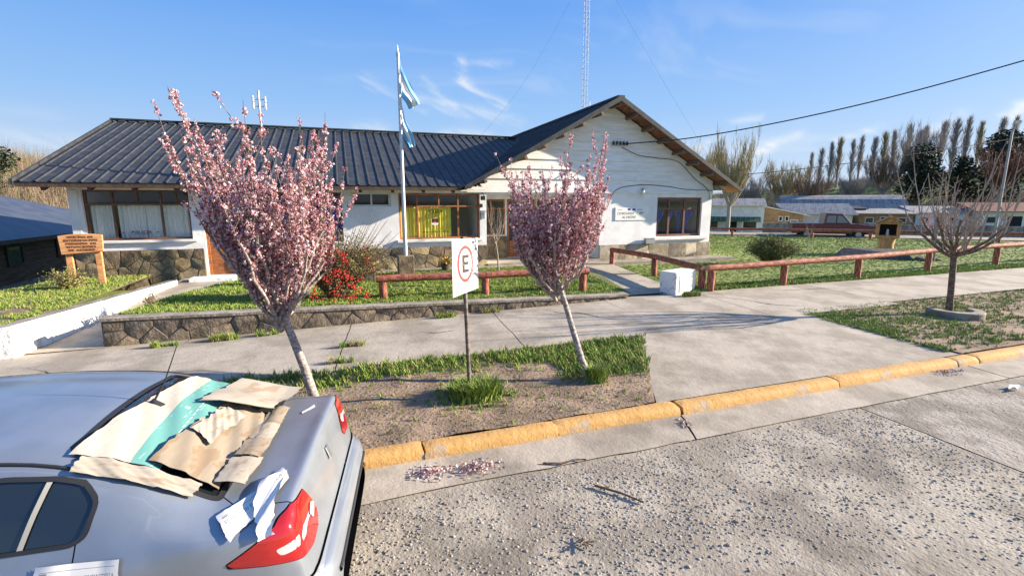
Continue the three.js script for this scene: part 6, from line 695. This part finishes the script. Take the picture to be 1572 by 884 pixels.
  { const h = house('brick_house', 'tan brick house with a slanting roof beside the white house', -0.6, 24, -0.62); mesh('wall', poly3([[-2.0, 0, 0], [1.7, 0, 0], [1.7, 1.75, 0], [-2.0, 2.55, 0], [-2.0, 0, -4], [1.7, 0, -4], [1.7, 1.75, -4], [-2.0, 2.55, -4]], [[0, 1, 2, 3], [1, 5, 6, 2], [4, 0, 3, 7], [5, 4, 7, 6]]), M.brick, h); mesh('roof', poly3([[-2.3, 2.64, 0.4], [2.4, 1.62, 0.4], [2.4, 1.62, -4.3], [-2.3, 2.64, -4.3], [-2.3, 2.72, 0.4], [2.4, 1.7, 0.4], [2.4, 1.7, -4.3], [-2.3, 2.72, -4.3]], [[4, 5, 6, 7], [0, 1, 5, 4], [1, 2, 6, 5], [3, 2, 1, 0]]), M.trim, h); opening(h, 'window', -0.55, -0.3, 1.15, 1.55, 0.004); opening(h, 'window', 0.05, 0.3, 1.15, 1.55, 0.004); opening(h, 'door', 0.55, 1.2, 0.02, 1.2, 0.004, M.insidePale); }
  { const h = house('low_house', 'low white house with a wide grey tin roof behind the pickup', 4.2, 29, -0.6); mesh('wall', bx(-3.6, 2.6, 0, 1.75, -4, 0), M.plaster, h); mesh('roof', poly3([[-3.9, 1.7, 0.6], [3.0, 1.7, 0.6], [2.6, 2.95, -2.2], [-5.0, 2.95, -2.2], [-3.9, 1.62, 0.6], [3.0, 1.62, 0.6], [2.6, 1.62, -4.4], [-5, 1.62, -4.4]], [[0, 1, 2, 3], [4, 5, 1, 0], [5, 6, 2, 1], [6, 7, 3, 2], [7, 4, 0, 3]]), M.tinGrey, h); opening(h, 'door', -0.2, 0.6, 0.02, 1.45, 0.004); opening(h, 'window', 1.2, 1.9, 0.5, 1.3, 0.004, M.brick); mesh('side_wall', bx(-3.62, -2.7, 0, 1.6, 0.002, 0.08), M.brick, h); }
  const shed = (name, label, s, t, w, h, m, rm, rise = 0.5) => { const o = house(name, label, s, t, -0.45); mesh('wall', bx(-w / 2, w / 2, 0, h, -4, 0), m, o); mesh('roof', poly3([[-w / 2 - 0.3, h, 0.5], [w / 2 + 0.3, h, 0.5], [w / 2 + 0.3, h + rise, -4.3], [-w / 2 - 0.3, h + rise, -4.3], [-w / 2 - 0.3, h - 0.08, 0.5], [w / 2 + 0.3, h - 0.08, 0.5], [w / 2 + 0.3, h - 0.08, -4.3], [-w / 2 - 0.3, h - 0.08, -4.3]], [[0, 1, 2, 3], [4, 5, 1, 0], [5, 6, 2, 1], [7, 4, 0, 3]]), rm, o); opening(o, 'door', -w * 0.1, w * 0.1, 0.02, h * 0.75, 0.004); opening(o, 'window', w * 0.22, w * 0.36, h * 0.4, h * 0.7, 0.004, farGlass); opening(o, 'window', -w * 0.38, -w * 0.24, h * 0.4, h * 0.7, 0.004, farGlass); return o; };
  shed('grey_shed', 'grey tin-roofed shed behind the wooden shrine', 10.2, 30, 5.0, 1.7, M.brick, M.tinGrey); shed('pale_shed', 'pale shed with a blue grey roof behind the bare tree', 15.4, 31, 4.4, 1.8, M.plaster, M.tinGrey, 0.7); shed('brown_house', 'house with a pinkish tiled roof at the right edge', 21.2, 30, 6, 2.0, M.plaster, M.soffit, 0.9); shed('dark_shed', 'low dark shed roof between the low house and grey shed', 7.6, 33, 2.6, 2.2, M.woodWall, M.roof, 0.3);
  { const [x, , z] = F(8, 42), o = thing('long_shed', 'long pale silvery greenhouse roof at the foot of the hill', 'shed', [x, 0.5, z], TURN); const n = 10, V3 = [], f = []; for (let i = 0; i <= n; i++) { const a = i / n * Math.PI; V3.push([-7, Math.sin(a) * 2.9, Math.cos(a) * 4], [7, Math.sin(a) * 2.9, Math.cos(a) * 4]); } for (let i = 0; i < n; i++) f.push([2 * i, 2 * i + 1, 2 * i + 3, 2 * i + 2]); mesh('cover', poly3(V3, f), M.tinGrey, o); mesh('end_wall', [poly3(V3.filter((_, i) => i % 2 === 0), [[...Array(n + 1).keys()]])], M.tinGrey, o); mesh('end_wall', [poly3(V3.filter((_, i) => i % 2), [[...Array(n + 1).keys()]])], M.tinGrey, o); }
  { const [x, , z] = F(5, 12.5), w = thing('boundary_wall', 'low grey boundary wall along the far side of the back street', 'wall', [x, -0.45, z], TURN); for (let i = 0; i < 18; i++) mesh('wall_panel', chamfer(-9 + i * 1.1, -7.93 + i * 1.1, 0, 1.12 + 0.04 * (i % 3), -0.1, 0.1, 0.02), M.concreteOld, w); }
  { const [x, , z] = F(-0.6, 14), w = thing('picket_fence', 'thin pale picket fence before the brick house', 'fence', [x, -0.5, z], TURN); for (let i = 0; i < 22; i++) mesh('picket', bx(-2.2 + i * 0.2, -2.12 + i * 0.2, 0, 1.15, -0.02, 0.02), M.rafter, w); mesh('rail', bx(-2.2, 2.1, 0.85, 0.92, -0.06, -0.022), M.rafter, w); }
  { const p = thing('street_lamp', 'tall street lamp at the right edge before dark conifers', 'lamp', [33, groundY(33, -16), -16], 0.5); mesh('pole', limb([V(0, 0, 0), V(0, 5.8, 0), V(-0.2, 6.1, 0.05), V(-0.7, 6.2, 0.1)], [0.07, 0.05, 0.04, 0.035], 8), M.galv, p); mesh('head', chamfer(-1.15, -0.65, 6.12, 6.26, 0.0, 0.22, 0.03), M.steel, p); }

  // trees made once, then set out as copies
  const blades = (list) => { const p = []; for (const [a, b, w] of list) { const d = b.clone().sub(a).normalize(), u = V(d.z, 0, -d.x); if (u.lengthSq() < 1e-4) u.set(1, 0, 0); u.normalize().multiplyScalar(w); const v = d.clone().cross(u).normalize().multiplyScalar(w); for (const [o1, o2] of [[u, v], [v, u.clone().negate()], [u.clone().negate(), u]]) p.push(a.x + o1.x, a.y + o1.y, a.z + o1.z, a.x + o2.x, a.y + o2.y, a.z + o2.z, b.x, b.y, b.z); } const g = new THREE.BufferGeometry(); g.setAttribute('position', new THREE.Float32BufferAttribute(p, 3)); g.computeVertexNormals(); g.setAttribute('uv', new THREE.Float32BufferAttribute(new Float32Array(p.length / 3 * 2), 2)); return g; };
  const poplar = (seed) => { const r = rng(seed), B = [], T = []; for (let i = 0; i < 110; i++) { const t = Math.pow(r(), 0.85), y0 = 1.6 + t * 8.6, a = r() * 6.28, l = (1 - t * 0.7) * rr(r, 2, 3.6), o = rr(r, 0.12, 0.42), b0 = V(0, y0, 0), b1 = V(Math.cos(a) * l * o, y0 + l, Math.sin(a) * l * o); B.push([b0, b1, 0.03]); for (let k = 0; k < 13; k++) { const f = rr(r, 0.15, 1), c = b0.clone().lerp(b1, f), l2 = rr(r, 0.6, 1.5), a2 = r() * 6.28, o2 = rr(r, 0.05, 0.4); T.push([c, V(c.x + Math.cos(a2) * l2 * o2, c.y + l2 * 0.85, c.z + Math.sin(a2) * l2 * o2), 0.02]); } } return { trunk: limb([V(0, 0, 0), V(0.05, 5, 0), V(0, 11.5, 0)], [0.2, 0.13, 0.03], 7), b: blades(B), t: blades(T) }; };
  const pops = [poplar(1), poplar(2), poplar(3)];
  const list = [[13.4, 12.5], [15.2, 13.6], [17.0, 14.8], [18.8, 15.6], [20.6, 15], [22.4, 15.8], [24.4, 15.2], [26.2, 16.4], [28.2, 16.8], [30.2, 17.6], [31.8, 16.6], [33.6, 17.4], [36.4, 18], [38.4, 18.6], [40.3, 18.8], [42.2, 17.6], [44.6, 18.2], [47.5, 18.5]]; const rp = rng(5);
  list.forEach(([s, top], i) => { const [x, y, z] = F(s + rr(rp, -0.2, 0.2), 90 + rr(rp, -1.5, 1.5)), P = pops[i % 3], t = thing('poplar_tree', ['leftmost', '2nd', '3rd', '4th', '5th', '6th', '7th', '8th', '9th', '10th', '11th', '12th', '13th', '14th', '15th', '16th', '17th', 'rightmost'][i] + ' of the tall bare poplars in the row on the hill' + (i && i < 17 ? ', counted from the left' : ''), 'tree', [x, y - 0.3, z], rp() * 6, 'bare poplars on the hill'); mesh('trunk', P.trunk, M.twigGrey, t); mesh('branches', P.b, M.twigGrey, t); const tw = mesh('twigs', P.t, i % 4 === 3 ? M.twigOlive : M.twigGrey, t); void tw; const k = (top + 1.6 - y) / 12.2; t.scale.set(k * rr(rp, 1.1, 1.5), k, k * rr(rp, 1.1, 1.5)); });
  const wide = (seed, lh) => { const b = branchTree({ seed, trunk: [[0, -0.2, 0], [0.05, 0.9, 0], [0, 1.8, 0]], trunkR: [0.22, 0.17, 0.15], limbs: 11, spread: 2.0, limbH: lh, limbR: 0.08, shoots: 9, shootL: 2.3, out: [0.1, 0.7], shootR: 0.028, side: 4, curve: 0.06, forkDrop: 0.5 }); const T = [], r = b.r; for (const Q of b.shoots) for (let k = 0; k < 5; k++) { const c = Q[0].clone().lerp(Q[Q.length - 1], rr(r, 0.2, 1)), l = rr(r, 0.3, 0.9), a = r() * 6.28, o = rr(r, 0.1, 0.6); T.push([c, V(c.x + Math.cos(a) * l * o, c.y + l * 0.9, c.z + Math.sin(a) * l * o), 0.012]); } return { g: join(b.geoms), tw: join(b.twigs), t: blades(T) }; };
  const W = [wide(81, 2.2), wide(82, 1.7)];
  const bare = (label, x, z, k, ky, v, m, grp) => { const t = thing('bare_tree', label, 'tree', [x, groundY(x, z), z], rp() * 6, grp); mesh('trunk', W[v].g, M.twigGrey, t); mesh('branches', W[v].tw, m, t); mesh('twigs', W[v].t, m, t); t.scale.set(k, ky, k); return t; };
  { const a = F(-6.6, 17), b = F(-3.0, 44), c = F(2.2, 46), d = F(5.2, 43), e = F(-9.5, 40), f = F(19, 62), g = F(29.5, 52), h = F(34, 50), i2 = F(13, 55), j = F(26, 70); bare('olive leafless willow right of the gable before the white house', a[0], a[2], 1.05, 1.62, 0, M.twigOlive); bare('bare grey tree behind the brick house roof', b[0], b[2], 1.3, 1.35, 1, M.twigGrey); bare('broad bare tree with yellowish twigs behind the low house', c[0], c[2], 1.5, 1.62, 1, M.twigOlive); bare('brownish bare tree beside the broad yellowish one', d[0], d[2], 1.1, 1.25, 0, M.twigBrown); bare('bare tree half hidden by the right eave of the gable', e[0], e[2], 1.5, 1.9, 0, M.twigOlive); bare('bare brown tree in front of the dark left conifer', f[0], f[2], 1.5, 1.7, 1, M.twigBrown); bare('reddish brown bare tree below the right conifers', g[0], g[2], 1.4, 1.7, 0, M.soffit); bare('reddish brown bare tree at the far right edge', h[0], h[2], 1.5, 1.7, 1, M.soffit); bare('small bare tree above the silvery greenhouse', i2[0], i2[2], 1.1, 1.2, 1, M.twigGrey); bare('tall bare tree standing between the two dark conifers', j[0], j[2], 1.5, 2.2, 0, M.twigGrey); }
  const conifer = (label, x, z, y, clumps, n, size, seed) => { const t = thing('conifer_tree', label, 'tree', [x, y, z], 0, 'dark conifers'), r = rng(seed), L = []; const H = Math.max(...clumps.map((c) => c[1])); mesh('trunk', limb([V(0, -0.5, 0), V(0, H * 0.5, 0), V(0, H, 0)], [0.4, 0.28, 0.08], 8), M.twigBrown, t); for (const [cx, cy, cz, rx, ry] of clumps) for (let i = 0; i < n; i++) { const u = rr(r, -1, 1), a = r() * 6.28, k = Math.pow(r(), 0.4), q = Math.sqrt(1 - u * u); L.push([cx + Math.cos(a) * q * rx * k * rr(r, 0.85, 1.15), cy + u * ry * k, cz + Math.sin(a) * q * rx * k, size * rr(r, 0.6, 1.4), r() * 6.28, rr(r, -1, 1), rr(r, -1, 1)]); } scatter('crown', leafGeo, M.leaf, L, t, () => mix3([0.012, 0.022, 0.01], [0.04, 0.06, 0.022], r())); return t; };
  { const a = F(23.6, 62), b = F(33.5, 62), c = F(29.6, 64), d = F(38, 64); conifer('large rounded dark conifer rising in front of the poplars', a[0], a[2], a[1], [[0, 7.6, 0, 2.4, 2.6], [-1.3, 5.4, 0.5, 2.4, 2.2], [1.4, 5.4, 0, 2.4, 2.2], [0, 3, 0, 3.2, 2.4]], 900, 0.55, 91); conifer('tall dark conifer with layered crown at the right edge', b[0], b[2], b[1], [[0, 9.6, 0, 2.2, 1.8], [-1.8, 7.8, 0, 2.2, 1.4], [1.8, 7.4, 0.3, 2.6, 1.6], [-0.5, 5.2, 0, 3.2, 1.8], [0, 2.6, 0, 3.4, 2]], 800, 0.55, 92); conifer('smaller dark conifer between the two large ones', c[0], c[2], c[1], [[0, 6.2, 0, 1.5, 1.6], [-0.6, 4.2, 0, 2, 1.6], [0.3, 2.2, 0, 2.4, 1.8]], 700, 0.5, 93); conifer('dark conifer cut by the right edge of the view', d[0], d[2], d[1], [[0, 9.4, 0, 2.6, 2.2], [0, 5.6, 0, 3.2, 2.6]], 900, 0.55, 94); conifer('green pine at the left edge behind the wooden house', -31, -58, groundY(-31, -58), [[0, 7.4, 0, 1.6, 1.2], [-1, 5.6, 0, 2, 1.3], [1.1, 4.8, 0, 2, 1.3], [0, 3, 0, 2.6, 1.6]], 500, 0.5, 95); conifer('low olive evergreen behind the low house roof', ...(() => { const e = F(7.2, 47); return [e[0], e[2], e[1]]; })(), [[0, 2.2, 0, 2.4, 1.6], [1.8, 1.6, 0, 2, 1.3]], 500, 0.45, 96); }
  // scrub on the slopes: one mass that nobody could count
  { const r = rng(17), B = []; for (let i = 0; i < 34; i++) { const a = r() * 6.28, l = rr(r, 0.7, 1.9), o = rr(r, 0.1, 0.7), d = r() * 0.7; const p = V(Math.cos(a) * d, 0, Math.sin(a) * d); B.push([p, V(p.x + Math.cos(a) * l * o, l, p.z + Math.sin(a) * l * o), 0.02]); } const g = blades(B), L = []; for (let i = 0; i < 3800; i++) { const s = rr(r, -22, 75), t = 36 + Math.pow(r(), 0.8) * 78, [x, y, z] = F(s, t); if (t < 48 && s > -1 && s < 17) continue; L.push([x, y - 0.1, z, rr(r, 0.7, 1.5) * (t > 70 ? 0.6 : 1), r() * 6.28, 0, 0, rr(r, 0.8, 1.3)]); } for (let i = 0; i < 2600; i++) { const x = rr(r, -95, 6), z = rr(r, -115, -42); L.push([x, groundY(x, z) - 0.1, z, rr(r, 0.9, 2.2), r() * 6.28, 0, 0, rr(r, 0.9, 1.6)]); } scatter('hillside_scrub', g, M.grass, L, null, () => { const q = r(); return q < 0.2 ? mix3([0.12, 0.13, 0.05], [0.2, 0.19, 0.08], r()) : mix3([0.13, 0.09, 0.06], [0.3, 0.22, 0.15], r()); }); }
  // neighbour on the left, in the shade of the station
  { const h = thing('wooden_house', 'low dark wooden house with blue hipped roof left of the station', 'house', [-12, -1.1, -17.5], 0); for (let i = 0; i < 9; i++) mesh('board', bx(-8, 0, 0.55 + i * 0.19, 0.73 + i * 0.19, -17, 0.012 * (i % 2)), M.woodWall, h); mesh('base', bx(-7.98, -0.02, -0.4, 0.545, -16.98, -0.02), M.concreteOld, h); mesh('roof', poly3([[-8.6, 2.25, 0.6], [0.6, 2.25, 0.6], [0.6, 2.25, -17.6], [-8.6, 2.25, -17.6], [-4, 4.1, -4], [-4, 4.1, -12.5]], [[0, 1, 4], [1, 2, 5, 4], [2, 3, 5], [3, 0, 4, 5], [3, 2, 1, 0]]), M.roofBlue, h); mesh('fascia', [bx(-8.6, 0.62, 2.1, 2.245, 0.58, 0.62), bx(0.58, 0.62, 2.1, 2.245, -17.6, 0.575)], M.fascia, h); for (const z of [-3.2, -6.2, -9.6]) { const g = new THREE.Group(); g.name = 'window'; h.add(g); mesh('frame', [bx(0.02, 0.06, 1.2, 1.28, z - 0.5, z + 0.5), bx(0.02, 0.06, 1.9, 1.98, z - 0.5, z + 0.5), bx(0.02, 0.06, 1.28, 1.9, z - 0.5, z - 0.42), bx(0.02, 0.06, 1.28, 1.9, z + 0.42, z + 0.5)], M.fascia, g); mesh('pane', bx(0.014, 0.03, 1.28, 1.9, z - 0.42, z + 0.42), farGlass, g); } }
  // bare trees on the other side of the road, behind the viewer: the car windows mirror them
  bare('bare tree on the far side of the road behind the viewer', -4, 16, 1.2, 1.2, 0, M.twigGrey).position.y = 0; bare('bare tree across the road, farther left', -11, 17, 1.3, 1.3, 1, M.twigGrey).position.y = 0;
}

renderer.render(scene, camera);
